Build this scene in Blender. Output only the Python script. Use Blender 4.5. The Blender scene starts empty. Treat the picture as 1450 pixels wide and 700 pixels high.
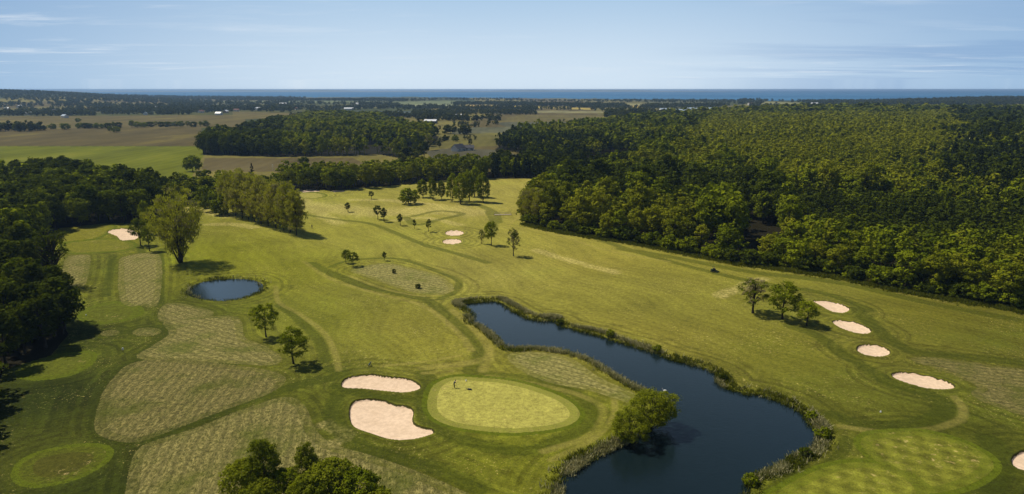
import bpy, bmesh, math, random
import numpy as np
from mathutils import Vector, Matrix
R = math.radians
PI = math.pi
sc = bpy.context.scene
COL = sc.collection
rng = np.random.default_rng(11)
random.seed(11)
CAM_H, FPX, PITCH = 60.0, 967.0, R(13.0)

# ------------------------------------------------------------------ camera
cam = bpy.data.objects.new('camera', bpy.data.cameras.new('camera'))
COL.objects.link(cam)
cam.location = (0, 0, CAM_H)
cam.rotation_euler = (PI / 2 - PITCH, 0, 0)
cam.data.sensor_width = 36; cam.data.lens = 36 * FPX / 1450
cam.data.clip_start = 1.0; cam.data.clip_end = 90000
sc.camera = cam

# survey of the place: photo coordinates to points on the ground
def G(px, py, z=0.0):
    dx = (px - 725) / FPX; dy = (350 - py) / FPX
    y = math.cos(PITCH) + dy * math.sin(PITCH)
    zz = -math.sin(PITCH) + dy * math.cos(PITCH)
    t = (CAM_H - z) / -zz
    return (dx * t, y * t)
def GP(pts): return [G(*p) for p in pts]
def lin(c):
    c = np.asarray(c, float) / 255
    return np.where(c <= .04045, c / 12.92, ((c + .055) / 1.055) ** 2.4)

# ------------------------------------------------------------------ curves and distances
def smooth_closed(pts, sub=5):
    P = np.array(pts); n = len(P); out = []
    for i in range(n):
        p0, p1, p2, p3 = P[(i - 1) % n], P[i], P[(i + 1) % n], P[(i + 2) % n]
        for k in range(sub):
            t = k / sub
            out.append(.5 * (2 * p1 + (p2 - p0) * t + (2 * p0 - 5 * p1 + 4 * p2 - p3) * t * t + (3 * p1 - p0 - 3 * p2 + p3) * t ** 3))
    return np.array(out)
def smooth_open(pts, sub=5):
    P = np.array(pts); P = np.vstack([2 * P[0] - P[1], P, 2 * P[-1] - P[-2]]); out = []
    for i in range(1, len(P) - 2):
        p0, p1, p2, p3 = P[i - 1], P[i], P[i + 1], P[i + 2]
        for k in range(sub):
            t = k / sub
            out.append(.5 * (2 * p1 + (p2 - p0) * t + (2 * p0 - 5 * p1 + 4 * p2 - p3) * t * t + (3 * p1 - p0 - 3 * p2 + p3) * t ** 3))
    out.append(P[-2]); return np.array(out)
def seg_d2(X, Y, a, b):
    ex, ey = b[0] - a[0], b[1] - a[1]; L = ex * ex + ey * ey + 1e-12
    t = np.clip(((X - a[0]) * ex + (Y - a[1]) * ey) / L, 0, 1)
    return (X - a[0] - t * ex) ** 2 + (Y - a[1] - t * ey) ** 2
def sdf(X, Y, poly, margin=14.0):
    out = np.full(X.shape, margin)
    lo = poly.min(0) - margin; hi = poly.max(0) + margin
    m = (X > lo[0]) & (X < hi[0]) & (Y > lo[1]) & (Y < hi[1])
    if not m.any(): return out
    x, y = X[m], Y[m]; d = np.full(x.shape, 1e9); ins = np.zeros(x.shape, bool); n = len(poly)
    for i in range(n):
        a, b = poly[i], poly[(i + 1) % n]
        d = np.minimum(d, seg_d2(x, y, a, b))
        if a[1] != b[1]:
            c = ((a[1] > y) != (b[1] > y)) & (x < (b[0] - a[0]) * (y - a[1]) / (b[1] - a[1]) + a[0])
            ins ^= c
    d = np.sqrt(d); d = np.where(ins, -d, d)
    out[m] = np.minimum(d, margin); return out
def line_d(X, Y, line, margin):
    out = np.full(X.shape, float(margin)); lo = line.min(0) - margin; hi = line.max(0) + margin
    m = (X > lo[0]) & (X < hi[0]) & (Y > lo[1]) & (Y < hi[1])
    if not m.any(): return out
    x, y = X[m], Y[m]; d = np.full(x.shape, 1e9)
    for i in range(len(line) - 1): d = np.minimum(d, seg_d2(x, y, line[i], line[i + 1]))
    out[m] = np.minimum(np.sqrt(d), margin); return out
def inside(x, y, poly):
    ins = np.zeros(np.shape(x), bool); n = len(poly)
    for i in range(n):
        a, b = poly[i], poly[(i + 1) % n]
        if a[1] != b[1]:
            ins ^= ((a[1] > y) != (b[1] > y)) & (x < (b[0] - a[0]) * (y - a[1]) / (b[1] - a[1]) + a[0])
    return ins
def sstep(a, b, x):
    t = np.clip((x - a) / (b - a), 0, 1); return t * t * (3 - 2 * t)

# ------------------------------------------------------------------ plan of the course
def ell(cx, cy, rx, ry, rot=0, n=14):
    o = []
    for i in range(n):
        a = 2 * PI * i / n; x, y = rx * math.cos(a), ry * math.sin(a); r = R(rot)
        o.append((cx + x * math.cos(r) - y * math.sin(r), cy + x * math.sin(r) + y * math.cos(r)))
    return o
POND = [(655,431),(668,428),(681,427),(704,427),(721,437),(736,445),(750,451),(766,453),(784,453.5),(794,461),(811,465),(825,469),(846,474),(863,480),(885,486),(913,494),(948,507),(986,517),(1014,529),(1022,543),(1046,555),(1081,560),(1116,572),(1141,590),(1158,613),(1160,626),(1148,637),(1121,645),(1109,657),(1070,669),(1056,684),(1050,704),(1020,735),(960,762),(880,765),(810,745),(784,720),(791,699),(800,676),(823,656),(858,638),(883,625),(905,612),(930,596),(944,580),(951,570),(940,560),(923,554),(902,547),(885,536),(859,521),(837,507),(820,501),(803,495),(774,492),(751,491),(727,493),(714,486),(705,477),(691,466),(681,459),(668,455),(672,444)]
POND2 = [(267,410),(280,401),(300,396),(320,394.5),(350,395),(366,400),(369,405),(365,412),(345,420),(315,424),(285,421),(270,416)]
BUNK = [
 ('large sand bunker, the upper long one beside the nearest green', [(483,544),(493,535),(523,531),(548,534),(578,537),(594,544),(594,551),(573,556),(543,554),(513,551),(488,550)]),
 ('largest sand bunker, kidney-shaped, left of the nearest green', [(495,577),(503,568),(523,565),(543,567),(560,573),(578,575),(586,582),(585,595),(592,603),(612,608),(613,615),(583,624),(553,624),(523,615),(503,607),(495,595)]),
 ('small oval sand bunker, the farther of two in mid fairway', ell(643.5,330.3,13.5,3.9)),
 ('small oval sand bunker, the nearer of two in mid fairway', ell(640,342.3,14,3.8)),
 ('pointed sand bunker just right of the three fairway trees', [(1151,427.5),(1180,430),(1199,436),(1203,441),(1192,444.5),(1177,442),(1163,435)]),
 ('oval sand bunker, second from the top in the right-hand row of four', [(1178,456),(1190,453.5),(1212,457),(1230,465),(1234,470),(1226,473.5),(1207,471),(1188,464)]),
 ('small oval sand bunker, third in the right-hand row of four', ell(1236.5,497,24.5,8.3,6)),
 ('long sand bunker, lowest of the right-hand row of four', [(1262,530),(1278,526),(1305,529),(1337,537),(1353,545),(1345,550.5),(1318,551),(1290,545),(1268,537)]),
 ('sand bunker cut by the right edge beside a striped green', ell(1459,653,28,16)),
 ('sand bunker with ragged edge by the small green near the left wood', [(152,330),(160,325.5),(172,324.5),(185,325.5),(196,331),(194,338),(180,341),(170,340),(165,335.5)]),
 ('thin far sand bunker behind the farthest green', ell(435,270.8,19,1.6)),
 ('smallest far sand bunker right of the farthest green', ell(478,271.2,11,1.4)),
]
GREENS = [
 ('smooth pale putting green beside the two large bunkers and pond', [(612,575),(614,556),(624,542),(645,534.5),(680,536),(720,541),(760,552),(795,566),(812,580),(812,592),(795,602),(760,608),(720,609),(680,605),(640,598),(620,588)]),
 ('large striped green at the lower right', [(1228,632),(1236,618),(1266,614),(1316,615),(1366,630),(1393,648),(1395,664),(1366,682),(1320,694),(1308,686),(1290,672),(1262,661)]),
 ('rounded green cut by the bottom edge right of the pond', [(1095,712),(1118,694),(1150,676),(1191,662),(1231,658),(1262,664),(1290,677),(1305,695),(1306,720),(1250,745),(1150,745)]),
 ('oval tee green beside the black shade on the left', [(37,522),(65,507),(100,503),(121,502),(121,513),(105,524),(85,531),(50,533)]),
 ('oval tee green at the lower left corner', [(37,664),(52,648),(100,637),(138,639),(137,653),(105,671),(65,680),(42,676)]),
 ('darker tee green above the two bare sandy spots', [(120,445),(135,436),(165,431),(190,437),(190,446),(170,453),(135,456)]),
 ('far small green in front of thin sand bunkers', ell(440,277,19,3.6)),
 ('small green on the left between wood and ragged bunker', [(84,326),(100,321),(150,319),(158,324),(140,336),(110,341),(82,341)]),
 ('apron green below the small left-hand green', [(92,346),(125,341),(160,340),(185,345),(180,352),(150,356),(112,358),(96,354)]),
]
HAY = [
 [(142,605),(148,570),(155,550),(170,530),(190,515),(235,511),(300,518),(370,526),(398,537),(385,552),(340,571),(280,594),(230,613),(195,624),(160,619)],
 [(200,505),(220,490),(245,472),(237,455),(280,450),(325,449),(337,457),(342,480),(370,492),(392,507),(383,516),(320,514),(260,510)],
 [(190,740),(188,690),(200,640),(235,624),(280,610),(340,586),(400,565),(425,576),(440,610),(465,632),(523,650),(583,670),(653,700),(740,745),(500,770),(300,770)],
 [(172,380),(178,363),(222,361),(221,425),(203,432),(176,427)],
 [(92,405),(96,368),(108,362),(124,364),(118,400),(108,408)],
 [(237,431),(270,434),(298,443),(280,450),(231,453)],
 [(724,503),(763,501),(803,508),(843,535),(896,560),(903,571),(873,562),(833,550),(783,541),(743,524)],
 [(1296,508),(1336,508),(1400,518),(1470,532),(1470,585),(1406,570),(1383,557),(1391,545),(1346,525)],
 [(500,384),(523,376),(553,374),(583,381),(618,392),(638,406),(630,415),(598,416),(558,405),(523,393)],
 ell(208,470,15,4.5), ell(156,472,8,3),
]
DRY = [  # pale worn grass: (polyline, half width m)
 ([(440,292),(480,296),(520,300),(560,300),(620,297),(660,300)], 16),
  ([(500,283),(560,284),(620,291)], 5),
 ([(870,385),(800,368),(760,355)], 3), ([(560,312),(600,309),(650,318)], 3.5),
 ([(300,318),(335,318),(360,322)], 4), ([(270,292),(300,300),(330,306)], 7),
 ([(1080,375),(1180,388),(1280,412)], 2.5), ([(425,280),(450,300),(480,316)], 5), ([(460,600),(490,618),(470,630)], 2.0),
 ([(1020,420),(1080,395)],3)]
DARKB = [
 ([(440,372),(463,385),(483,393),(513,405),(558,415),(603,425),(633,445),(658,470),(677,495),(673,513),(667,526),(698,532),(743,536),(783,546),(820,560),(838,580),(828,603),(793,624),(753,638),(703,635),(668,626),(633,612),(606,590),(600,560),(608,540),(600,528)], 1.9),
 ([(468,378),(490,370),(530,366),(573,368),(628,388),(650,400),(642,415),(622,424)], 1.2),
 ([(120,660),(175,630),(225,617),(300,588),(375,560),(435,542),(483,532),(470,522)], 2.0),
 ([(120,470),(180,470),(230,462),(225,480),(195,508),(150,540),(135,600),(150,640)], 1.5),
 ([(385,514),(320,517),(235,512)], .7),
 ([(1120,462),(1156,475),(1191,500),(1226,520),(1256,542),(1306,556),(1336,570),(1331,588),(1296,600),(1246,602),(1211,598),(1180,588)], 2.0),
 ([(1215,440),(1246,470),(1286,495),(1346,503),(1450,514)], 2.2),
 ([(1200,622),(1180,655),(1130,672),(1090,695)], 1.2), ([(1400,622),(1418,650),(1400,690)], 2.2),
 ([(480,556),(470,585),(480,610),(510,632),(560,648),(610,660),(680,690)], 1.8), ([(475,548),(530,562),(600,566)], 1.4),
 ([(770,312),(850,340),(960,374),(1060,398),(1160,415),(1230,440)], 1.8),
 ([(880,352),(960,366),(1060,385),(1200,402),(1320,430),(1450,455)], 2.4),
 ([(435,305),(480,311),(520,316),(560,330),(620,352),(690,372)], 1.6),
 ([(690,300),(700,318),(694,330)], 1.6), ([(655,283),(680,292),(700,302),(706,315)], 2.2),
 ([(585,306),(620,299),(655,303),(625,311),(590,318),(575,308)], 2.0),
 ([(95,345),(150,358),(190,346),(204,360)], 1.4), ([(228,352),(228,430)], 1.0), ([(160,362),(150,420)], 1.4),
 ([(395,432),(420,450),(448,478),(462,512)], 1.3), ([(1230,655),(1310,665),(1380,640)], .6),
]
LIGHTB = [
 ([(390,405),(395,428),(425,445),(458,470),(474,500),(480,525)], .8),
 ([(640,440),(668,462),(692,492),(688,512),(684,524)], 1.2), ([(690,532),(760,545),(815,558),(850,575),(852,595),(830,620),(770,640)], .9),
 ([(870,563),(868,590),(840,622),(780,652)], .7), ([(430,370),(470,396),(540,418),(600,434),(650,472),(668,495)], .9),
 ([(1352,562),(1364,578),(1358,595),(1316,608),(1250,610),(1190,604)], .9), ([(660,300),(690,306),(735,303)], .9),
 ([(700,290),(720,296),(740,300),(720,320)], .8), ([(1140,700),(1200,668),(1250,664)], .35),
 ([(600,520),(650,515),(690,508)], 1.6), ([(600,528),(640,524)], .8), ([(540,519),(600,512),(650,503)],.7),
 ([(630,410),(640,412),(600,420),(540,409),(495,392)],.7), ([(705,322),(760,326),(850,352),(950,372)],.9),
]
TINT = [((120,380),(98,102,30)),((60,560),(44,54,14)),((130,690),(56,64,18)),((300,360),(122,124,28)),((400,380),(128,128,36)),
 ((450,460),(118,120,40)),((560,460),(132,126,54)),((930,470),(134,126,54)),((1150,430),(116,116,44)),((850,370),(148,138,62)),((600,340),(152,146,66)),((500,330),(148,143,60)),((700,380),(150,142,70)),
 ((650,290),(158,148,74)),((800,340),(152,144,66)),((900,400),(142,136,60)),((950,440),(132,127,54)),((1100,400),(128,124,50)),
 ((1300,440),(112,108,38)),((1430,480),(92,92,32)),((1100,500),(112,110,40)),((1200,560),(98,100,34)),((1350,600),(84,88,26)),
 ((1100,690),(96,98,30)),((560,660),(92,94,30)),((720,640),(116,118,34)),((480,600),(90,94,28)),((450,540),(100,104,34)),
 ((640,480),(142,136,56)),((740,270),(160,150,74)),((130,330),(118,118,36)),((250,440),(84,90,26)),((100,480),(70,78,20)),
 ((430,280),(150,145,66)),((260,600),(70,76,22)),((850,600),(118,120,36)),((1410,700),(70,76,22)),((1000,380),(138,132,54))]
FIELDS = [  # far farmland, photo survey, true colour
 ([(-200,207),(285,207.5),(292,214),(272,250),(232,252),(-200,240)], (116,122,20)),
 ([(-300,183.5),(-300,207),(284,207),(285,181)], (106,94,58)),
 ([(-300,167),(345,163),(350,181),(-300,183)], (116,104,62)),
 ([(290,224),(500,224),(530,240),(400,243),(285,243)], (114,102,70)),
 ([(600,215),(628,211),(695,211.5),(752,223),(753,235),(690,236),(630,236)], (102,98,80)),
 ([(520,192),(600,190),(610,206),(560,212),(520,205)], (120,112,66)),
 ([(610,189),(790,187),(800,195),(720,206),(610,211)], (118,112,60)),
 ([(640,181),(720,180),(780,187),(640,190)], (108,108,86)),
 ([(735,163),(860,163.5),(850,172),(700,173)], (120,110,66)),
 ([(700,173.5),(870,172),(860,179),(720,181)], (106,106,86)),
 ([(818,232),(855,219),(890,217),(905,222),(880,238),(830,243)], (34,40,14)),
 ([(724,150),(804,151),(806,153.6),(724,153)], (190,170,70)), ([(660,149),(710,149.5),(705,151.6),(662,151.4)], (205,175,100)),
 ([(810,152.6),(836,153),(836,155.6),(808,155)], (185,165,80)), ([(890,149),(912,150),(905,153),(885,152)], (190,165,90)),
 ([(268,143),(560,145.5),(640,143),(700,146),(600,149),(268,145)], (130,138,100)),
 ([(1085,144.5),(1140,146.5),(1140,150.5),(1075,149)], (150,146,90)), ([(1020,151),(1060,148),(1065,158),(1010,158)], (130,120,72)),
 ([(330,158),(400,160),(480,163),(330,170)], (120,108,62)), ([(480,157),(590,158),(580,163),(480,164)], (84,96,100)),
 ([(940,154),(1030,157),(1030,163),(940,162)], (120,124,96)),
 ([(430,150.5),(520,151.5),(560,153),(440,153)], (150,142,84)), ([(560,148.5),(640,148),(650,150.5),(570,151)], (150,156,112)), ([(740,157),(850,157.5),(860,160.5),(735,160)], (146,140,96)), ([(850,147),(950,147.5),(930,150),(850,149.5)], (156,150,100)), ([(1240,151),(1330,150),(1340,153),(1250,154)], (140,136,80)), ([(130,148),(230,147),(240,150),(130,151)], (130,122,74)), ([(300,149.5),(380,149),(390,151.5),(300,152)], (136,132,84)),
 ([(1066,160),(1080,155.5),(1083,155.5),(1080,160),(1084,163),(1062,163)], (225,190,150)),
]
S_POND = smooth_closed(GP(POND)); S_POND2 = smooth_closed(GP(POND2))
S_BUNK = [smooth_closed(GP(p)) for _, p in BUNK]
S_GREEN = [smooth_closed(GP(p)) for _, p in GREENS]
S_HAY = [smooth_closed(GP(p), 4) for p in HAY]
WATER_Z = -0.38

def undul(X, Y):
    f = sstep(900, 500, np.hypot(X, Y))
    return f * (.22 * np.sin(X / 17 + 1.1 * np.sin(Y / 31)) * np.cos(Y / 23 + .6) + .16 * np.sin((X + Y) / 9.3 + 2) * np.cos((X - Y) / 14.1) + .07 * np.sin(X / 4.1 + Y / 7) * np.cos(Y / 5.3))
def hills(X, Y):
    r = np.hypot(X, Y); az = np.degrees(np.arctan2(X, Y))
    z = 44 * sstep(-24, -37, az) * sstep(2400, 4300, r)
    z += 12 * sstep(24, 37, az) * sstep(2200, 3600, r)
    z += 11 * sstep(380, 950, r) * sstep(3, 26, az) * sstep(2600, 1500, r)
    z += 5 * sstep(1800, 3500, r) * (np.sin(X / 510) * np.cos(Y / 640 + 1)) ** 2
    return z
_gb = {}
def ground_z(X, Y, parts=None):
    X = np.asarray(X, float); Y = np.asarray(Y, float); sh = X.shape; X = X.ravel(); Y = Y.ravel()
    b = np.full(X.shape, 14.0); bi = np.full(X.shape, -1)
    for i, p in enumerate(S_BUNK):
        d = sdf(X, Y, p, 10.0); m = d < b; b[m] = d[m]; bi[m & (d < .25)] = i
    w = np.minimum(sdf(X, Y, S_POND, 14), sdf(X, Y, S_POND2, 14))
    z = undul(X, Y) + hills(X, Y)
    lip = .30 * np.exp(-(np.maximum(b, 0) / 2.6) ** 2)
    z = z + lip * np.where(b < 10, 1, 0)
    z = np.where(b < 0, z - .5 * sstep(0, -.22, b) - .3 * sstep(-.3, -5, b), z)
    near = sstep(9, 1.5, w)
    z = z * (1 - near)
    z = np.where(w < 2.4, z + (-.38) * sstep(1.4, 0, w) - 2.4 * sstep(0.05, -5, w), z)
    if parts is not None: parts.update(b=b, bi=bi, w=w)
    return z.reshape(sh)

# ------------------------------------------------------------------ object helpers
def props(o, label=None, cat=None, group=None, kind=None):
    if label: o['label'] = label
    if cat: o['category'] = cat
    if group: o['group'] = group
    if kind: o['kind'] = kind
    return o
def np_mesh(name, V, F, mats=(), attrs=None, smooth=False, mi=None):
    me = bpy.data.meshes.new(name); V = np.asarray(V, np.float32); F = np.asarray(F, np.int32); k = F.shape[1]
    me.vertices.add(len(V)); me.vertices.foreach_set('co', V.ravel())
    me.loops.add(F.size); me.loops.foreach_set('vertex_index', F.ravel())
    me.polygons.add(len(F)); me.polygons.foreach_set('loop_start', np.arange(0, F.size, k, dtype=np.int32))
    me.polygons.foreach_set('loop_total', np.full(len(F), k, np.int32))
    if mi is not None: me.polygons.foreach_set('material_index', np.asarray(mi, np.int32))
    me.polygons.foreach_set('use_smooth', np.full(len(F), smooth))
    for a, v in (attrs or {}).items():
        v = np.asarray(v, np.float32)
        if v.ndim == 1: me.attributes.new(a, 'FLOAT', 'POINT').data.foreach_set('value', v)
        else:
            c = np.ones((len(v), 4), np.float32); c[:, :3] = v
            me.attributes.new(a, 'FLOAT_COLOR', 'POINT').data.foreach_set('color', c.ravel())
    me.update(calc_edges=True)
    for m in mats: me.materials.append(m)
    return me
def link(name, me, parent=None, loc=None):
    o = bpy.data.objects.new(name, me); COL.objects.link(o)
    if parent is not None: o.parent = parent
    if loc is not None: o.location = loc
    return o
def empty(name, loc=(0, 0, 0), rz=0, s=1):
    o = bpy.data.objects.new(name, None); COL.objects.link(o); o.location = loc; o.rotation_euler = (0, 0, rz); o.scale = (s, s, s); o.empty_display_size = .5
    return o
def bmo(name, bm, mat, parent=None, loc=None, smooth=False):
    bmesh.ops.recalc_face_normals(bm, faces=bm.faces)
    me = bpy.data.meshes.new(name); bm.to_mesh(me); bm.free(); me.materials.append(mat)
    if smooth:
        for p in me.polygons: p.use_smooth = True
    return link(name, me, parent, loc)
def bx(bm, x0, x1, y0, y1, z0, z1):
    v = [bm.verts.new(p) for p in [(x0,y0,z0),(x1,y0,z0),(x1,y1,z0),(x0,y1,z0),(x0,y0,z1),(x1,y0,z1),(x1,y1,z1),(x0,y1,z1)]]
    for f in [(0,3,2,1),(4,5,6,7),(0,1,5,4),(1,2,6,5),(2,3,7,6),(3,0,4,7)]: bm.faces.new([v[i] for i in f])
    return v
def cyl(bm, a, b, r0, r1=None, n=12):
    a, b = Vector(a), Vector(b); r1 = r0 if r1 is None else r1; d = (b - a)
    q = Vector((0, 0, 1)).rotation_difference(d.normalized()).to_matrix().to_4x4()
    bmesh.ops.create_cone(bm, cap_ends=True, segments=n, radius1=r0, radius2=r1, depth=d.length, matrix=Matrix.Translation((a + b) / 2) @ q)
def ball(bm, c, r, sx=1, sy=1, sz=1, u=12, v=8):
    bmesh.ops.create_uvsphere(bm, u_segments=u, v_segments=v, radius=r, matrix=Matrix.Translation(c) @ Matrix.Diagonal((sx, sy, sz, 1)))

# ------------------------------------------------------------------ material helpers
class N:
    def __init__(s, name):
        s.m = bpy.data.materials.new(name); s.m.use_nodes = True; s.t = s.m.node_tree; s.t.nodes.clear()
        s.out = s.t.nodes.new('ShaderNodeOutputMaterial')
    def n(s, ty, **kw):
        o = s.t.nodes.new(ty)
        for k, v in kw.items():
            if k.startswith('i_'):
                key = k[2:]; key = int(key) if key.isdigit() else key.replace('_', ' ')
                s.set(o.inputs[key], v)
            else: setattr(o, k, v)
        return o
    def set(s, inp, v):
        if isinstance(v, bpy.types.NodeSocket): s.t.links.new(v, inp)
        elif hasattr(inp.default_value, '__len__') and not hasattr(v, '__len__'): inp.default_value = [v] * len(inp.default_value)
        elif hasattr(v, '__len__') and len(inp.default_value) == 4 and len(v) == 3: inp.default_value = (*v, 1)
        else: inp.default_value = v
    def mth(s, op, a, b=0.0, c=None, clamp=False):
        o = s.t.nodes.new('ShaderNodeMath'); o.operation = op; o.use_clamp = clamp
        s.set(o.inputs[0], a); s.set(o.inputs[1], b)
        if c is not None: s.set(o.inputs[2], c)
        return o.outputs[0]
    def mr(s, v, a, b, c=0.0, d=1.0, smooth=True):
        o = s.t.nodes.new('ShaderNodeMapRange'); o.interpolation_type = 'SMOOTHSTEP' if smooth else 'LINEAR'
        for i, x in enumerate((v, a, b, c, d)): s.set(o.inputs[i], x)
        return o.outputs[0]
    def mix(s, f, a, b, mode='MIX'):
        o = s.t.nodes.new('ShaderNodeMix'); o.data_type = 'RGBA'; o.blend_type = mode
        s.set(o.inputs[0], f); s.set(o.inputs[6], a); s.set(o.inputs[7], b); return o.outputs[2]
    def attr(s, name, vec=False):
        o = s.t.nodes.new('ShaderNodeAttribute'); o.attribute_name = name; return o.outputs['Color'] if vec else o.outputs['Fac']
    def noise(s, vec, scale, detail=3, rough=.55, dist=0, loc=None, scl=None, rot=None):
        if loc or scl or rot:
            mp = s.n('ShaderNodeMapping'); s.set(mp.inputs[0], vec)
            if loc: mp.inputs[1].default_value = loc
            if rot: mp.inputs[2].default_value = rot
            if scl: mp.inputs[3].default_value = scl
            vec = mp.outputs[0]
        o = s.n('ShaderNodeTexNoise'); s.set(o.inputs['Vector'], vec); o.inputs['Scale'].default_value = scale
        o.inputs['Detail'].default_value = detail; o.inputs['Roughness'].default_value = rough; o.inputs['Distortion'].default_value = dist
        return o.outputs[0]
    def bsdf(s, col, rough=.8, spec=.2, normal=None, **kw):
        o = s.n('ShaderNodeBsdfPrincipled'); s.set(o.inputs['Base Color'], col); s.set(o.inputs['Roughness'], rough)
        s.set(o.inputs['Specular IOR Level'], spec)
        if normal is not None: s.set(o.inputs['Normal'], normal)
        for k, v in kw.items(): s.set(o.inputs[k.replace('_', ' ')], v)
        s.t.links.new(o.outputs[0], s.out.inputs[0]); return o
def plain(name, col, rough=.6, var=.15, scale=6, metal=0, spec=.4):
    k = N(name); tc = k.n('ShaderNodeTexCoord').outputs['Object']
    f = k.noise(tc, scale, 3); c = k.mix(f, [x * (1 - var) for x in col], [min(1, x * (1 + var)) for x in col])
    k.bsdf(c, rough, spec, Metallic=metal); return k.m

# ---- ground: turf, hay, sand, farmland
def ground_material():
    k = N('turf_sand_and_soil')
    P = k.n('ShaderNodeNewGeometry').outputs['Position']
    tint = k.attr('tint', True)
    n_big = k.noise(P, .035, 4, .6); n_mid = k.noise(P, .22, 4, .6, loc=(31, 7, 0)); n_sm = k.noise(P, 1.1, 4, .7, loc=(3, 77, 0)); n_fine = k.noise(P, 4.5, 2, .7)
    grain = k.mr(k.mth('ADD', k.mth('MULTIPLY', n_sm, .5), k.mth('MULTIPLY', n_fine, .5)), .34, .66, .52, 1.5, False)
    v = k.mth('MULTIPLY', k.mr(n_mid, .3, .7, .78, 1.22, False), k.mr(n_big, .3, .7, .84, 1.16, False))
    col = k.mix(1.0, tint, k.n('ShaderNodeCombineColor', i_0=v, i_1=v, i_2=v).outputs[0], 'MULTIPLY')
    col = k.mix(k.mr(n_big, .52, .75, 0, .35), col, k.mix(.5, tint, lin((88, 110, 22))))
    # pale seed heads and thatch scattered over the rough
    speck = k.mr(k.noise(P, 1.9, 3, .75, loc=(9, 9, 9)), .585, .70, 0, 1)
    region = k.mr(k.noise(P, .06, 3, .6, loc=(60, 2, 0)), .43, .62, 0.08, .9)
    col = k.mix(k.mth('MULTIPLY', speck, region), col, lin((196, 178, 110)))
    # worn dry swathes
    dry = k.mth('MULTIPLY', k.mr(k.mth('ADD', k.attr('dry'), k.mth('MULTIPLY', k.mth('SUBTRACT', n_mid, .5), 1.5)), .35, 1.15, 1, 0), k.mr(n_sm, .40, .70, .12, .5))
    col = k.mix(dry, col, lin((205, 186, 122)))
    # mown swaths: parallel passes following the outlines of greens, bunkers and ponds
    ring = k.attr('ring'); wob = k.mth('MULTIPLY', n_mid, 1.3)
    s1 = k.mth('SINE', k.mth('MULTIPLY', k.mth('ADD', ring, wob), 2.6)); s1b = k.mth('SINE', k.mth('MULTIPLY', k.mth('ADD', ring, wob), 7.3))
    rf = k.mth('MULTIPLY', k.mr(ring, 13, 9, 0, 1), k.mth('ADD', .09, k.mth('MULTIPLY', n_big, .16)))
    sv = k.mth('ADD', 1, k.mth('MULTIPLY', rf, k.mth('ADD', s1, k.mth('MULTIPLY', s1b, .45))))
    col = k.mix(1.0, col, k.n('ShaderNodeCombineColor', i_0=sv, i_1=sv, i_2=sv).outputs[0], 'MULTIPLY')
    # long mower passes down the fairway
    sx = k.n('ShaderNodeSeparateXYZ'); k.set(sx.inputs[0], P)
    ph = k.mth('ADD', k.mth('ADD', k.mth('MULTIPLY', sx.outputs[0], .80), k.mth('MULTIPLY', sx.outputs[1], .46)), k.mth('MULTIPLY', k.noise(P, .012, 2), 60))
    s2 = k.mth('SINE', k.mth('MULTIPLY', ph, 1.9)); s2b = k.mth('SINE', k.mth('MULTIPLY', ph, .47))
    sv2 = k.mth('ADD', 1, k.mth('ADD', k.mth('MULTIPLY', s2, .06), k.mth('MULTIPLY', s2b, .06)))
    col = k.mix(1.0, col, k.n('ShaderNodeCombineColor', i_0=sv2, i_1=sv2, i_2=sv2).outputs[0], 'MULTIPLY')
    # darker uncut bands and lighter tracks
    jit = k.mth('MULTIPLY', k.mth('SUBTRACT', n_sm, .5), .9)
    db = k.mr(k.mth('ADD', k.attr('darkb'), jit), .65, 1.35, .62, 0)
    col = k.mix(db, col, k.mix(.55, k.mix(1, tint, (.42, .55, .36), 'MULTIPLY'), lin((66, 72, 16))))
    lb = k.mr(k.mth('ADD', k.attr('lightb'), jit), .5, 1.4, .6, 0)
    col = k.mix(k.mth('MULTIPLY', lb, k.mr(n_mid, .3, .6, .4, 1)), col, k.mix(.5, tint, lin((176, 160, 88))))
    # close-cut green with its slightly darker collar
    g = k.attr('green')
    col = k.mix(k.mr(g, 2.0, 1.2, 0, .85), col, lin((92, 102, 20)))
    gx = k.mth('SINE', k.mth('MULTIPLY', k.mth('ADD', sx.outputs[0], k.mth('MULTIPLY', sx.outputs[1], .35)), 1.35)); gy = k.mth('SINE', k.mth('MULTIPLY', k.mth('SUBTRACT', sx.outputs[1], k.mth('MULTIPLY', sx.outputs[0], .35)), 1.05))
    gp = k.mth('ADD', k.mr(k.noise(P, .28, 3, .6, loc=(5, 5, 0)), .3, .7, .88, 1.12, False), k.mth('MULTIPLY', k.mth('MULTIPLY', gx, gy), k.mth('MULTIPLY', k.attr('gstripe'), .34)))
    gc = k.mix(1, k.attr('gtint', True), k.n('ShaderNodeCombineColor', i_0=gp, i_1=gp, i_2=gp).outputs[0], 'MULTIPLY')
    gc = k.mix(k.mth('MULTIPLY', k.mr(k.noise(P, .75, 4, .7, loc=(8, 1, 0)), .56, .68, 0, .55), k.mr(k.noise(P, .09, 2, .5), .45, .6, 0, 1)), gc, lin((205, 180, 120)))
    gmask = k.mr(k.mth('ADD', g, k.mth('MULTIPLY', jit, .25)), .12, -.12, 0, 1)
    col = k.mix(gmask, col, gc)
    # cut hay rows
    h = k.attr('hay'); hj = k.mth('MULTIPLY', k.mth('SUBTRACT', n_mid, .5), 2.4)
    hd = k.mth('ADD', k.mth('MULTIPLY', sx.outputs[0], k.attr('hx')), k.mth('MULTIPLY', sx.outputs[1], k.attr('hy')))
    hw = k.mth('ADD', hd, k.mth('MULTIPLY', k.noise(P, .03, 2), 4)); hp = k.mth('SUBTRACT', k.mth('MULTIPLY', sx.outputs[1], k.attr('hx')), k.mth('MULTIPLY', sx.outputs[0], k.attr('hy')))
    rows = k.mth('SINE', k.mth('MULTIPLY', k.mth('ADD', hw, k.mth('MULTIPLY', n_sm, .22)), 3.3))
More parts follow.
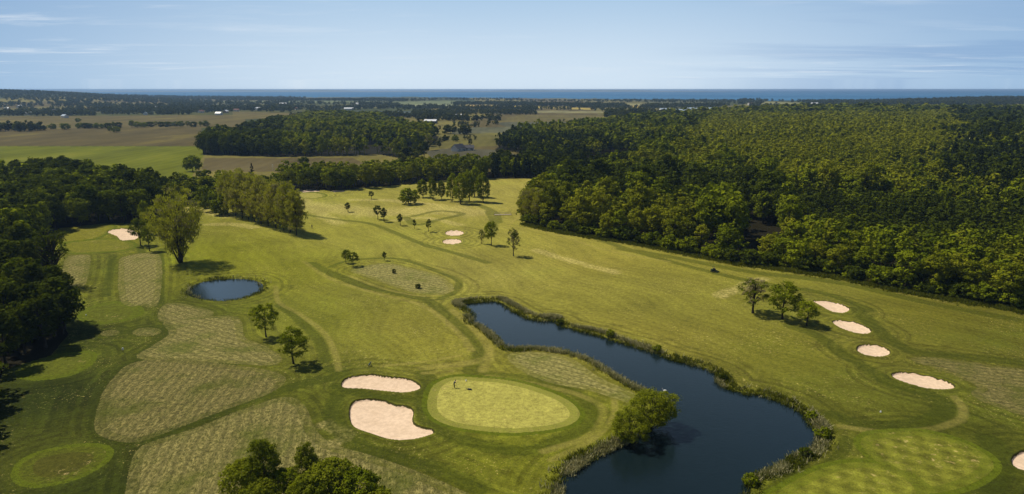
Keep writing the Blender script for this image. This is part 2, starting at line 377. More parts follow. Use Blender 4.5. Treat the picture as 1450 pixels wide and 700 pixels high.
    HV = k.n('ShaderNodeCombineXYZ', i_0=hw, i_1=k.mth('MULTIPLY', hp, .42)).outputs[0]
    hn = k.noise(HV, 2.2, 5, .85, loc=(40, 4, 0)); hb = k.noise(P, .09, 3, .6, loc=(4, 40, 0))
    hc = k.mix(k.mr(hn, .38, .62), lin((98, 96, 46)), lin((176, 166, 100)))
    hc = k.mix(k.mr(rows, .1, .8, 0, .5), hc, lin((104, 100, 56)))
    hc = k.mix(k.mth('MULTIPLY', k.mr(rows, -.2, -.9, .2, .9), k.mr(hn, .48, .68, 0, .6)), hc, lin((206, 188, 104)))
    hc = k.mix(k.mr(hb, .48, .72, 0, .7), hc, lin((96, 106, 34)))
    hc = k.mix(k.mth('MULTIPLY', k.mr(k.noise(HV, 1.3, 3, .7, loc=(1, 44, 0)), .60, .67, 0, .85), k.mr(hb, .42, .6)), hc, lin((58, 68, 16)))
    hc = k.mix(k.attr('hdark'), hc, k.mix(1, hc, lin((205, 200, 205)), 'MULTIPLY'))
    hm = k.mr(k.mth('ADD', h, k.mth('MULTIPLY', hj, .3)), .4, -.3, 0, .95)
    col = k.mix(hm, col, hc)
    # damp bank
    w = k.attr('pond')
    col = k.mix(k.mr(w, 1.6, .6, 0, .5), col, lin((98, 102, 26)))
    col = k.mix(k.mr(k.mth('ADD', w, jit), .25, -.05, 0, .85), col, lin((84, 78, 42)))
    col = k.mix(1.0, col, k.n('ShaderNodeCombineColor', i_0=grain, i_1=grain, i_2=grain).outputs[0], 'MULTIPLY')
    # farmland
    farm = k.attr('farm', True); fn = k.noise(P, .02, 5, .65, scl=(1, .35, 1)); fr = k.mth('SINE', k.mth('ADD', k.mth('MULTIPLY', sx.outputs[0], .55), k.mth('MULTIPLY', k.noise(P, .01), 14)))
    fv = k.mth('ADD', k.mr(fn, .3, .7, .68, 1.32, False), k.mth('MULTIPLY', fr, .06))
    fcol = k.mix(1, farm, k.n('ShaderNodeCombineColor', i_0=fv, i_1=fv, i_2=fv).outputs[0], 'MULTIPLY')
    fcol = k.mix(k.mr(fn, .55, .72, 0, .4), fcol, lin((130, 122, 44)))
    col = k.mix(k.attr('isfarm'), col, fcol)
    # sand
    b = k.attr('bunk')
    sand = k.mix(k.mr(k.noise(P, 1.3, 4, .6), .35, .65), lin((222, 194, 164)), lin((238, 210, 180)))
    sand = k.mix(k.mr(k.noise(P, .35, 3, .6, loc=(2, 2, 0)), .55, .75, 0, .3), sand, lin((196, 168, 132)))
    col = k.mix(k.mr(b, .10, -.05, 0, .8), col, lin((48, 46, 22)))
    bj = k.mth('ADD', b, k.mth('MULTIPLY', k.mth('SUBTRACT', n_sm, .5), .5))
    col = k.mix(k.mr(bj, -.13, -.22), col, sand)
    rakes = k.mth('SINE', k.mth('MULTIPLY', b, 22))
    hgt = k.mth('ADD', k.mth('MULTIPLY', n_fine, .10), k.mth('MULTIPLY', n_sm, .22))
    hgt = k.mth('MULTIPLY', hgt, k.mr(b, -.1, .1, .12, 1)); hgt = k.mth('MULTIPLY', hgt, k.mr(g, -.1, .2, .12, 1))
    hgt = k.mth('ADD', hgt, k.mth('MULTIPLY', k.mth('MULTIPLY', hn, .35), hm))
    hgt = k.mth('ADD', hgt, k.mth('MULTIPLY', rakes, k.mr(b, -.1, -.3, 0, .002)))
    bp = k.n('ShaderNodeBump'); bp.inputs['Strength'].default_value = .7; bp.inputs['Distance'].default_value = 1; k.set(bp.inputs['Height'], hgt)
    k.bsdf(col, .95, .06, bp.outputs[0]); return k.m
M_GROUND = ground_material()

# ------------------------------------------------------------------ the ground sheet
def build_ground():
    az = np.radians(np.concatenate([np.linspace(-78, -42, 60, endpoint=False), np.arange(-42, 42, .062), np.linspace(42, 78, 60)]))
    dep = np.concatenate([np.linspace(80, 34.5, 40, endpoint=False), np.arange(34.5, 5, -.052), np.arange(5, .42, -.028)])
    rr = CAM_H / np.tan(np.radians(dep)); rr = np.concatenate([rr, np.linspace(rr[-1], 9500, 12)[1:]])
    A, Rr = np.meshgrid(az, rr); X = (np.sin(A) * Rr); Y = (np.cos(A) * Rr); nr, nc = X.shape; X = X.ravel(); Y = Y.ravel(); A = A.ravel(); Rr = Rr.ravel()
    pt = {}; Z = ground_z(X, Y, pt)
    # shoreline
    pxs = np.array([-45, -37, -33, -28, -18, -5, 0, 8, 18, 25, 33, 37, 45.]); sy = np.array([6400, 6400, 6100, 6100, 5900, 5300, 5000, 4600, 4300, 3900, 4300, 4700, 4900.])
    shore = np.interp(np.degrees(A), pxs, sy) + 120 * np.sin(np.degrees(A) * 2.1) + 60 * np.sin(np.degrees(A) * 7.7)
    Z = np.where(Rr > shore, -6.0, Z)
    # grass tint from the survey, with edge darkening baked into the colour
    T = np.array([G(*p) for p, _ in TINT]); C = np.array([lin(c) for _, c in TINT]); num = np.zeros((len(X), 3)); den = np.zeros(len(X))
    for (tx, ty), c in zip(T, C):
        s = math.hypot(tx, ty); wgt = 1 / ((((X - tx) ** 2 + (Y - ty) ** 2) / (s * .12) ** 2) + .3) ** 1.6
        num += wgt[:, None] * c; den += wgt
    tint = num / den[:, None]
    green = np.full(len(X), 14.); gt = np.tile(lin((176, 168, 86)), (len(X), 1)); gs = np.zeros(len(X)); gi = np.full(len(X), -1)
    gcol = [(180,174,90),(122,124,44),(128,130,46),(98,104,32),(84,84,30),(98,104,32),(168,162,84),(128,126,40),(122,122,40)]
    for i, p in enumerate(S_GREEN):
        d = sdf(X, Y, p, 12); m = d < green; green[m] = d[m]; gt[m] = lin(gcol[i]); gs[m] = 1.0 if i in (1, 2) else .08; gi[m & (d < 0)] = i
    hay = np.full(len(X), 14.); hx = np.ones(len(X)); hy = np.zeros(len(X)); hk = np.zeros(len(X)); hi_ = np.full(len(X), -1)
    hdir = [(.97,.10),(.45,.75),(.95,.2),(1,.05),(1,.05),(.5,.8),(.55,.8),(.3,.95),(.45,.85),(1,0),(1,0)]; hdk = [.75,.45,.55,.35,.4,.5,0,.8,0,.5,.5]
    for i, p in enumerate(S_HAY):
        d = sdf(X, Y, p, 10); m = d < hay; hay[m] = d[m]; hx[m], hy[m] = hdir[i]; hk[m] = hdk[i]; hi_[m & (d < 0)] = i
    dry = np.full(len(X), 3.)
    for l, w in DRY: dry = np.minimum(dry, line_d(X, Y, smooth_open(GP(l)), w * 3) / w)
    dk = np.full(len(X), 3.); lt = np.full(len(X), 3.)
    for l, w in DARKB: dk = np.minimum(dk, line_d(X, Y, smooth_open(GP(l)), w * 3) / w)
    for l, w in LIGHTB: lt = np.minimum(lt, line_d(X, Y, smooth_open(GP(l)), w * 3) / w)
    ring = np.minimum(np.minimum(np.maximum(green, 0), np.maximum(hay, 0) + .7), np.minimum(pt['b'], np.maximum(pt['w'], 0)))
    # farmland and woodland floor
    isf = np.zeros(len(X)); farm = np.tile(lin((92, 94, 48)), (len(X), 1)); fi = np.full(len(X), -1)
    far = Rr > 520
    cell = np.floor(X / 260 + .3 * np.sin(Y / 700)).astype(int) * 37 + np.floor(Y / 420 + .2 * np.sin(X / 400)).astype(int) * 91
    pal = np.array([lin(c) for c in [(112,100,62),(92,92,40),(126,118,66),(78,84,38),(104,104,72),(138,128,70),(84,88,44)]])
    fb = G(240, 262)[1]
    isf[(Y > 470)] = 1; farm = pal[np.abs(cell) % 7] * np.array([.7, .7, .6])
    for q, (poly, c) in enumerate(FIELDS):
        P = np.array(GP(poly)); lo, hi = P.min(0), P.max(0); m = (X > lo[0]) & (X < hi[0]) & (Y > lo[1]) & (Y < hi[1])
        if m.any():
            mm = np.zeros(len(X), bool); mm[m] = inside(X[m], Y[m], P); isf[mm] = 1; farm[mm] = lin(c) * (.72, .72, .62) if c[1] < 140 else lin(c) * .8; fi[mm] = q
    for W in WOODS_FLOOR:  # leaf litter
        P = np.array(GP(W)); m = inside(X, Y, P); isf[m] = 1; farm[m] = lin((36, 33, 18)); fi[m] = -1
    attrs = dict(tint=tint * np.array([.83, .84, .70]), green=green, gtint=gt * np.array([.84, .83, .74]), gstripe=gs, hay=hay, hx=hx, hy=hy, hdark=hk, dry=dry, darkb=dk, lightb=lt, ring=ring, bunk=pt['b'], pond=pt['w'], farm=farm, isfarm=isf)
    V = np.stack([X, Y, Z], 1)
    idx = np.arange(nr * nc).reshape(nr, nc); F = np.stack([idx[:-1, :-1], idx[:-1, 1:], idx[1:, 1:], idx[1:, :-1]], -1).reshape(-1, 4)[:, ::-1]
    # face classes
    cls = np.zeros(len(F), int); v0 = F[:, 0]
    def vote(a): return a[F].mean(1)
    cls[fi[v0] >= 0] = 300 + fi[v0][fi[v0] >= 0]
    hm = (hi_[v0] >= 0); cls[hm] = 200 + hi_[v0][hm]
    gm = (gi[v0] >= 0); cls[gm] = 100 + gi[v0][gm]
    bb = np.full(len(X), -1); bb[:] = pt['bi']; bm_ = (bb[v0] >= 0); cls[bm_] = 1 + bb[v0][bm_]
    keep = ~((Z[F] < -5.9).all(1)); F = F[keep]; cls = cls[keep]
    ngroups = {}
    for c in np.unique(cls):
        f = F[cls == c]; u, inv = np.unique(f, return_inverse=True); f2 = inv.reshape(f.shape)
        if c == 0: nm = 'ground'
        elif c < 100: nm = 'sand_bunker'
        elif c < 200: nm = 'putting_green'
        elif c < 300: nm = 'hay_patch'
        else: nm = 'field'
        me = np_mesh(nm, V[u], f2, [M_GROUND], {a: v[u] for a, v in attrs.items()}, smooth=True)
        o = link(nm, me)
        if c == 0: props(o, 'mown olive green turf and countryside under everything', 'ground', kind='structure')
        elif c < 100: props(o, BUNK[c - 1][0], 'sand bunker', 'sand bunkers on the golf course')
        elif c < 200: props(o, GREENS[c - 100][0], 'putting green', kind='structure')
        elif c < 300: props(o, HAY_L[c - 200], 'hay patch', kind='structure')
        else: props(o, 'farm field beyond the golf course', 'field', kind='structure')
HAY_L = ['brown striped hay patch in the lower left, widest of all', 'brown hay patch below the small round pond', 'pale striped hay patch cut by the bottom edge', 'upright hay strip left of the tall bushy willow', 'faint hay strip beside the left wood', 'small hay patch just below the round pond', 'pale dry patch between the near green and the long pond', 'grey brown patch at the right edge', 'pale oval island of uncut grass in the fairway', 'bare sandy spot above the brown hay patches', 'smaller bare sandy spot near the left wood']

# ------------------------------------------------------------------ woods plan (base outlines on the ground)
W_LEFT = [(-500,262),(0,262),(100,263),(160,275),(205,284),(224,294),(219,315),(190,317),(140,317),(85,324),(48,345),(44,385),(66,425),(98,474),(72,503),(4,522),(-6,572),(-50,640),(-300,700),(-900,420)]
W_RIGHT = [(742,314),(760,319),(800,327),(860,338),(920,347),(980,357),(1040,371),(1100,378),(1160,385),(1200,392),(1260,405),(1300,412),(1350,420),(1400,428),(1450,438),(1600,470),(2100,420),(2300,250),(1900,166),(1500,160),(1300,160),(1100,161),(1020,166),(930,171),(850,179),(800,185),(752,190),(722,198),(700,212),(745,218),(757,232),(748,238),(700,238),(692,247),(745,252),(790,262),(764,285),(745,300)]
W_CLEAR = [(815,233),(855,219),(890,217),(908,222),(880,238),(830,244)]
W_VOID = [(1040,352),(1112,356),(1108,322),(1050,312)]
W_MID = [(288,220),(400,222),(480,221),(540,219),(566,224),(604,214),(612,204),(622,194),(600,184),(560,180),(520,172),(470,170),(430,171),(395,176),(372,186),(330,190),(305,200),(288,210)]
W_BELT = [(398,270),(480,270),(560,263),(640,254),(742,252),(742,244),(650,243),(560,250),(480,257),(398,258)]
W_BELT2 = [(214,290),(260,291),(300,287),(392,290),(396,272),(300,268),(250,270),(214,280)]
WOODS_FLOOR = [W_LEFT, W_RIGHT, W_MID, W_BELT, W_BELT2]
build_ground()

# ------------------------------------------------------------------ foliage
def leaf_mat(name, c1, c2, trans=.15, rough=.6):
    k = N(name); oi = k.n('ShaderNodeObjectInfo').outputs['Random']; P = k.n('ShaderNodeNewGeometry').outputs['Position']
    ti = k.attr('tint_leaf'); n = k.noise(P, .35, 2, .6); nb = k.noise(P, .018, 2, .5)
    f = k.mth('FRACT', k.mth('ADD', oi, ti))
    f = k.mth('ADD', k.mth('MULTIPLY', f, .55), k.mth('ADD', k.mth('MULTIPLY', k.mr(n, .3, .7), .3), k.mth('MULTIPLY', k.mr(nb, .35, .65), .25)))
    c = k.mix(f, lin(c1), lin(c2))
    d = k.n('ShaderNodeBsdfDiffuse', i_Color=c); t = k.n('ShaderNodeBsdfTranslucent', i_Color=k.mix(.5, c, lin((140, 150, 20))))
    mx = k.n('ShaderNodeMixShader'); mx.inputs[0].default_value = trans
    k.t.links.new(d.outputs[0], mx.inputs[1]); k.t.links.new(t.outputs[0], mx.inputs[2]); k.t.links.new(mx.outputs[0], k.out.inputs[0]); return k.m
M_LEAF = leaf_mat('broad_leaves', (60, 76, 12), (138, 146, 24))
M_LEAFD = leaf_mat('dark_leaves', (36, 46, 12), (84, 94, 20))  # darker foliage; also paints the edge darkening into the left wood
M_CON = leaf_mat('spruce_needles', (28, 38, 20), (52, 62, 28), .08)
M_POP = leaf_mat('poplar_leaves', (142, 142, 40), (190, 182, 72), .5)
M_LIGHT = leaf_mat('fresh_leaves', (86, 96, 16), (150, 150, 34), .2)
M_WIL = leaf_mat('willow_leaves', (96, 106, 24), (146, 150, 36), .3)
M_GREY = leaf_mat('greyish_twigs', (138, 126, 92), (170, 156, 118), .4)
M_REED = leaf_mat('dry_reeds', (104, 104, 58), (206, 196, 150), .2)
M_SEDGE = leaf_mat('bank_sedge', (60, 70, 20), (110, 112, 34), .2)
M_FAR = leaf_mat('far_wood_leaves', (46, 56, 22), (86, 88, 34), .15)
M_BARK = plain('bark', (.05, .042, .032), .9, .3, 3, spec=.1)

def rand_dirs(n, r, up=0.0):
    d = r.normal(size=(n, 3)); d[:, 2] += up; return d / (np.linalg.norm(d, axis=1)[:, None] + 1e-9)
def quads_at(C, Nn, size, r, asp=1.0):
    n = len(C); a = np.cross(Nn, rand_dirs(n, r)); a /= np.linalg.norm(a, axis=1)[:, None] + 1e-9; b = np.cross(Nn, a)
    s = size[:, None] * .5; a = a * s * asp; b = b * s
    V = np.stack([C - a, C + b * .9, C + a, C - b * .9], 1).reshape(-1, 3); return V, np.arange(4 * n).reshape(n, 4)
def crown(r, Rx, Hc, z0, nclump, per, cr, leaf, prof='round', inner=.5, out=.55, up=.25, vert=False):
    """clumps of leaves spread through the crown volume; z0 = bottom of crown"""
    d = rand_dirs(nclump, r, up); lob = rand_dirs(7, r, .2); lr = np.exp(-((1 - d @ lob.T) / .18)).max(1)
    rad = (inner + (1 - inner) * r.random(nclump) ** .45) * (.80 + .26 * lr)
    c = d * rad[:, None]; u = (c[:, 2] + 1) / 2
    w = {'round': 1.0, 'cone': np.clip(1.25 - u * 1.15, .08, 1.2), 'tall': np.clip(1.05 - .35 * u, .2, 1), 'egg': np.clip(1.1 - .4 * u, .2, 1.1), 'vase': .55 + .6 * u}[prof] * np.ones(nclump)
    C = np.stack([c[:, 0] * Rx * w, c[:, 1] * Rx * w, z0 + Hc * u], 1)
    crs = cr * (.65 + .7 * r.random(nclump))
    ld = rand_dirs(nclump * per, r, .35); lp = np.repeat(C, per, 0) + ld * (np.repeat(crs, per) * (.45 + .6 * r.random(nclump * per)))[:, None] * np.array([1, 1, .75])
    nn = ld * (out + .35) + rand_dirs(nclump * per, r) * .45 + np.array([0, 0, .18]); nn /= np.linalg.norm(nn, axis=1)[:, None]
    lp[:, 2] = np.maximum(lp[:, 2], .15)
    V, F = quads_at(lp, nn, leaf * (.6 + .9 * r.random(len(lp))), r, 1.25)
    if vert:   # upright sprays
        n = len(lp); a = np.array([0, 0, 1.0]) + r.normal(size=(n, 3)) * .25 + ld * .3; a /= np.linalg.norm(a, axis=1)[:, None]; b = np.cross(nn, a); b /= np.linalg.norm(b, axis=1)[:, None] + 1e-9
        s = (leaf * (.6 + .9 * r.random(n)))[:, None] * .5; V = np.stack([lp - a * s * 2.6, lp + b * s * .6, lp + a * s * 2.6, lp - b * s * .6], 1).reshape(-1, 3)
    return V, F, C
def tube(pts, rads, n=6):
    P = np.array(pts, float); V = []; F = []
    for i, p in enumerate(P):
        t = P[min(i + 1, len(P) - 1)] - P[max(i - 1, 0)]; t /= np.linalg.norm(t) + 1e-9
        a = np.cross(t, [0.3, 1, .1]); a /= np.linalg.norm(a); b = np.cross(t, a)
        for k in range(n):
            q = 2 * PI * k / n; V.append(p + rads[i] * (math.cos(q) * a + math.sin(q) * b))
    for i in range(len(P) - 1):
        for k in range(n): F.append((i * n + k, i * n + (k + 1) % n, (i + 1) * n + (k + 1) % n, (i + 1) * n + k))
    return np.array(V), np.array(F)
def join(parts):
    V = []; F = []; o = 0
    for v, f in parts: V.append(v); F.append(f + o); o += len(v)
    return np.vstack(V), np.vstack(F)
def trunk_geo(r, H, r0, targets, zf=.35, forks=1, twigs=0):
    parts = []
    for q in range(forks):
        a = r.random() * 2 * PI; ox = 0 if forks == 1 else .25 * r0 * 4
        lean = r.normal(size=2) * (.02 if forks == 1 else .13) * H
        base = np.array([math.cos(a) * ox, math.sin(a) * ox, -.3]); top = np.array([lean[0], lean[1], H * .9])
        pts = [base + (top - base) * t + np.array([math.sin(t * 5 + q), math.cos(t * 4 + q), 0]) * .03 * H * t * (1 - t) * 2 for t in np.linspace(0, 1, 7)]
        rad = [r0 * (1 - t) ** .8 + .02 for t in np.linspace(0, 1, 7)]; rad[0] *= 1.35
        if forks > 1: rad = [x * .6 for x in rad]
        parts.append(tube(pts, rad, 7))
    for c in targets:
        t0 = np.clip(c[2] / H - .22, zf, .8) * H; s = np.array([0, 0, t0]) + np.array([c[0], c[1], 0]) * (.0 if forks == 1 else .25)
        m = s + (c - s) * .5 + np.array([0, 0, .06 * H * r.random()]); parts.append(tube([s, m, c], [r0 * .38, r0 * .2, .02], 4))
    return join(parts)
PROTO = {}
def proto(kind, name, var, crown_parts, trunk, smooth=False):
    """crown_parts: list of (V, F, material)"""
    V, F = join([(v, f) for v, f, m in crown_parts]); mats = []; mi = []
    for v, f, m in crown_parts:
        if m not in mats: mats.append(m)
        mi += [mats.index(m)] * len(f)
    cm = np_mesh('crown', V, F, mats, {'tint_leaf': np.zeros(len(V))}, mi=mi)
    tm = np_mesh('trunk', trunk[0], trunk[1], [M_BARK], smooth=True)
    PROTO.setdefault(kind, []).append((name, cm, tm))
def pick(r, C, n): return C[r.choice(len(C), min(n, len(C)), replace=False)]
# unit heights: each prototype is built at its real height H and scaled by h/H
PH = dict(clump=16, lightoak=16, oak=16, darkoak=16, spruce=18, poplar=25, willow=24, park=8, sapling=4.5, bush=4, bankwillow=10, bare=15, fore=9, forebush=5, tallpale=18, wispy=9)
for s in range(5):
    r = np.random.default_rng(100 + s); V, F, C = crown(r, 4.4, 13.0, 2.2, 48, 46, 1.7, .60, ['round', 'egg', 'round', 'egg', 'round'][s], .55)
    proto('oak', 'broadleaf_tree', s, [(V, F, M_LEAF)], trunk_geo(r, 14, .3, pick(r, C, 8)))
for s in range(3):
    r = np.random.default_rng(110 + s); V, F, C = crown(r, 4.4, 13.0, 2.0, 52, 44, 1.5, .56, 'round', .5)
    proto('lightoak', 'broadleaf_tree', s, [(V, F, M_LIGHT)], trunk_geo(r, 14, .3, pick(r, C, 8)))
for s in range(3):
    r = np.random.default_rng(120 + s); V, F, C = crown(r, 4.6, 13.5, 1.8, 48, 46, 1.75, .58, 'egg', .5)
    proto('darkoak', 'broadleaf_tree', s, [(V, F, M_LEAFD)], trunk_geo(r, 14, .3, pick(r, C, 8)))
for s in range(2):
    r = np.random.default_rng(140 + s); V, F, C = crown(r, 3.4, 16.5, 1.2, 70, 22, .8, .5, 'cone', .5, up=0)
    proto('spruce', 'spruce_tree', s, [(V, F, M_CON)], trunk_geo(r, 17, .25, pick(r, C, 4)))
for s in range(3):
    r = np.random.default_rng(160 + s); V, F, C = crown(r, 6.4, 23.5, .9, 330, 34, 1.1, .30, 'tall', .15, .5, .1, True)
    k = int(len(F) * .8); proto('poplar', 'poplar_tree', s, [(V, F[:k], M_POP), (V, F[k:], M_GREY)], trunk_geo(r, 24, .24, pick(r, C, 40), .12))
r = np.random.default_rng(180); V, F, C = crown(r, 8.2, 23.5, 1.2, 470, 34, 1.0, .25, 'vase', .1, .4, .1, True)
k = int(len(F) * .86); proto('willow', 'willow_tree', 0, [(V, F[:k], M_POP), (V, F[k:], M_GREY)], trunk_geo(r, 23, .30, pick(r, C, 80), .05, 8))
for s in range(4):
    r = np.random.default_rng(200 + s); V, F, C = crown(r, 3.2, 6.1, 1.8, 95, 44, .62, .20, ['egg', 'round', 'egg', 'round'][s], .35)
    proto('park', 'park_tree', s, [(V, F, M_LEAF)], trunk_geo(r, 7.4, .15, pick(r, C, 18), .28))
for s in range(2):
    r = np.random.default_rng(220 + s); V, F, C = crown(r, 3.1, 7.0, 1.9, 110, 32, .55, .18, 'egg', .2)
    k = len(F) // 2; proto('wispy', 'park_tree', s, [(V, F[:k], M_LEAF), (V, F[k:], M_GREY)], trunk_geo(r, 8.6, .16, pick(r, C, 30), .2))
for s in range(2):
    r = np.random.default_rng(230 + s); V, F, C = crown(r, 1.15, 3.4, 1.2, 34, 26, .36, .2, 'egg', .3)
    proto('sapling', 'young_tree', s, [(V, F, M_LEAFD)], trunk_geo(r, 4, .08, pick(r, C, 6)))
for s in range(3):
    r = np.random.default_rng(240 + s); V, F, C = crown(r, 2.6, 4.2, -.2, 46, 34, .75, .36, 'round', .5)
    proto('bush', 'round_bush', s, [(V, F, M_LEAF if s else M_LEAFD)], trunk_geo(r, 3, .12, pick(r, C, 6), .05))
for s in range(2):
    r = np.random.default_rng(250 + s); V, F, C = crown(r, 5.0, 8.5, .5, 190, 60, .85, .2, 'round', .45)
    proto('bankwillow', 'bank_willow', s, [(V, F, M_WIL)], trunk_geo(r, 8, .25, pick(r, C, 20), .05, 4))
for s in range(3):
    r = np.random.default_rng(290 + s); V, F, C = crown(r, 4.9, 15.2, .3, 130, 40, 1.15, .42, 'egg', .45)
    proto('clump', 'leafy_tree', s, [(V, F, M_LEAF)], trunk_geo(r, 15, .28, pick(r, C, 14), .06, 2))
r = np.random.default_rng(260); V, F, C = crown(r, 5.6, 11, 4, 110, 16, .95, .32, 'vase', .2)
proto('bare', 'sparse_tree', 0, [(V, F, M_LEAFD)], trunk_geo(r, 14, .42, pick(r, C, 60), .1, 3))
for s in range(2):
    r = np.random.default_rng(270 + s); V, F, C = crown(r, 3.0, 8.4, .6, 170, 52, .6, .17, 'egg', .3)
    proto('fore', 'thicket_tree', s, [(V, F, M_WIL)], trunk_geo(r, 8.5, .16, pick(r, C, 30), .1))
for s in range(2):
    r = np.random.default_rng(280 + s); V, F, C = crown(r, 2.7, 5.2, -.3, 140, 60, .6, .17, 'round', .45)
    proto('forebush', 'thicket_bush', s, [(V, F, M_WIL if s else M_LEAF)], trunk_geo(r, 4, .12, pick(r, C, 10), .05))

def plant(kind, x, y, h, label, cat='tree', group=None, i=None, rz=None, sx=1.0, dz=0.0):
    P = PROTO[kind]; i = random.randrange(len(P)) if i is None else i % len(P); nm, cm, tm = P[i]; s = h / PH[kind]
    z = float(ground_z(np.array([x]), np.array([y]))[0]) + dz
    e = empty(nm, (x, y, z), random.random() * 2 * PI if rz is None else rz, s); e.scale = (s * sx, s * sx, s); props(e, label, cat, group)
    link('crown', cm, e); link('trunk', tm, e); return e
def plant_px(kind, px, py, h, label, cat='tree', group=None, **kw):
    x, y = G(px, py); return plant(kind, x, y, h, label, cat, group, **kw)

# single trees standing on the course, surveyed one by one
plant_px('sapling', 526, 282, 4.6, 'small round young tree standing alone far up the fairway', i=0, sx=1.5)
plant_px('sapling', 493, 300, 4.8, 'bushy young tree nearest the poplars at the left end of the fairway trees', i=1, sx=1.7)
plant_px('sapling', 535, 311, 7.0, 'taller left tree of the close pair in mid fairway', i=0, sx=1.25)
plant_px('sapling', 544, 314, 6.6, 'right tree of the close pair in mid fairway', i=1, sx=1.35)
plant_px('sapling', 567, 319, 5.4, 'round headed young tree just right of the close pair', i=1, sx=1.3)
plant_px('sapling', 587, 324, 4.4, 'thin sparse sapling between two young fairway trees', i=0, sx=.8)
plant_px('sapling', 607, 328, 5.8, 'narrow dark young tree nearest the small oval bunkers', i=0, sx=.95)
plant_px('bush', 579, 289, 8.0, 'wide low spreading bush tree left of the fairway clump', i=1, sx=1.05)
plant_px('clump', 599, 280, 11.0, 'light green tree behind the wide low bush tree', i=1, sx=1.05)
plant_px('clump', 613, 283, 13.0, 'full leafed tree beside the wide low bush tree', i=3, sx=.8)
plant_px('clump', 625, 282, 11.0, 'smaller tree on the right side of the full leafed one', i=1, sx=.8)
for (px, py, h, i, sx, lb) in [(640,285,16,0,.7,'leftmost tall tree of the big clump by the ditch'),(652,289,17,1,.75,'front tall tree of the big clump by the ditch'),(664,285,18,2,.7,'middle tall tree of the big clump by the ditch'),(684,287,17,4,.75,'rightmost tall tree of the big clump, at the ditch'),(672,279,18,3,.7,'back tall tree of the big clump by the ditch')]:
    plant_px('clump', px, py, h, lb, i=i, sx=sx * 1.15)
plant_px('wispy', 682, 345, 6.4, 'thin leftmost tree of three below the ditch bridge', i=0, sx=.8)
plant_px('park', 695.5, 347, 10.2, 'middle and tallest of three trees below the ditch bridge', i=0, sx=.8)
plant_px('wispy', 727, 363, 10.8, 'greyish pyramid tree, rightmost of three below the bridge', i=1, sx=.85)
plant_px('park', 490, 373, 5.4, 'left tree of the small pair above the pale oval island', i=2, sx=.9)
plant_px('park', 500, 378, 5.2, 'right tree of the small pair above the pale oval island', i=1, sx=1.15)
plant_px('sapling', 544, 369, 3.4, 'tiny tree at the top edge of the pale oval island', i=1, sx=1.3)
plant_px('bush', 558, 388, 1.5, 'sparse little shrub inside the pale oval island', 'shrub', i=0, sx=.7)
plant_px('bush', 592, 409, 1.5, 'dark low shrub at the lower edge of the pale oval island', 'shrub', i=0, sx=.9)
plant_px('wispy', 1066, 444, 10.8, 'wispy tree, left one of three beside the pointed bunker', i=0, sx=1.5)
plant_px('park', 1108, 452, 10.6, 'middle tree of three beside the pointed bunker', i=0, sx=1.25)
plant_px('park', 1142, 461, 7.2, 'smallest tree of three, touching the pointed bunker', i=2, sx=1.3)
plant_px('park', 377, 478, 8.8, 'pale thin leafed tree alone right of the hay patches', i=3, sx=1.05)
plant_px('park', 416, 516, 8.8, 'darker tree alone with round shade beside the hay patches', i=0, sx=1.15)
plant_px('park', 199, 347, 11.5, 'wide topped tree beside the ragged left bunker', i=0, sx=.9)
plant_px('park', 212, 355, 11.0, 'tree with a bare thin trunk just right of the ragged bunker', i=2, sx=.7)
plant_px('oak', 207, 330, 15, 'dark tall tree at the wood end behind the ragged bunker', i=1, sx=.6)
plant_px('willow', 256, 372, 26, 'huge upright bushy willow with many stems left of centre', i=0, sx=1.3)
plant_px('bare', 76, 405, 19.0, 'sparse tree with bare forked limbs at the left wood edge', i=0, sx=1.15)
POPL = [(330,300),(344,303),(358,308),(376,313),(394,318),(322,303),(334,306),(343,309),(352,311),(361,314),(370,317),(380,320),(391,324),(402,327),(411,330)]
for i, (px, py) in enumerate(POPL):
    plant_px('poplar', px, py, 22 + random.uniform(-2, 2), 'tall pale green poplar in the airy row left of centre', 'poplar', 'poplars in the airy row left of centre', i=i, sx=1.0)
plant_px('poplar', 420, 334, 21, 'half bare grey poplar at the right end of the row', 'poplar', i=2, sx=1.0)
for (px, py, h, i, lb) in [(275,287,9,1,'leftmost dark round tree on the slope behind the willow'),(289,293,10.5,2,'second dark round tree on the slope behind the willow'),(301,299,9.5,1,'third dark round tree on the slope behind the willow'),(313,304,10,2,'last dark round tree, touching the poplar row'),(283,290,5,1,'small bush between the dark round trees behind the willow')]:
    plant_px('bush', px, py, h, lb, i=i, sx=.85)
plant_px('bankwillow', 922, 604, 8.8, 'large round willow leaning over the pond', i=0, sx=1.12, dz=-.2)
plant_px('bankwillow', 892, 624, 6.8, 'smaller willow on the pond bank beside the large round one', i=1, sx=1.15, dz=-.2)
plant_px('bush', 1209, 388, 6.2, 'big round dark bush standing forward of the right wood', 'bush', i=0, sx=1.1)
plant_px('bush', 1259, 390, 2.6, 'small round bush in front of the right wood', 'bush', i=1)
plant_px('bush', 1298, 403, 5.2, 'wide dark bush at the right wood edge, near the right side', 'bush', i=0, sx=1.3)
plant_px('bush', 1345, 414, 5.4, 'dark bush at the foot of the right wood, far right', 'bush', i=0, sx=1.3)
plant_px('bush', 273, 243, 11, 'round tree alone at the corner of the left green field', i=1, sx=.95)
plant_px('spruce', 357, 247, 9, 'small dark spruce in the brown field behind the poplars', i=0)
plant_px('bush', 431, 238, 9, 'dark round tree in the brown field behind the belt', i=0, sx=.8)
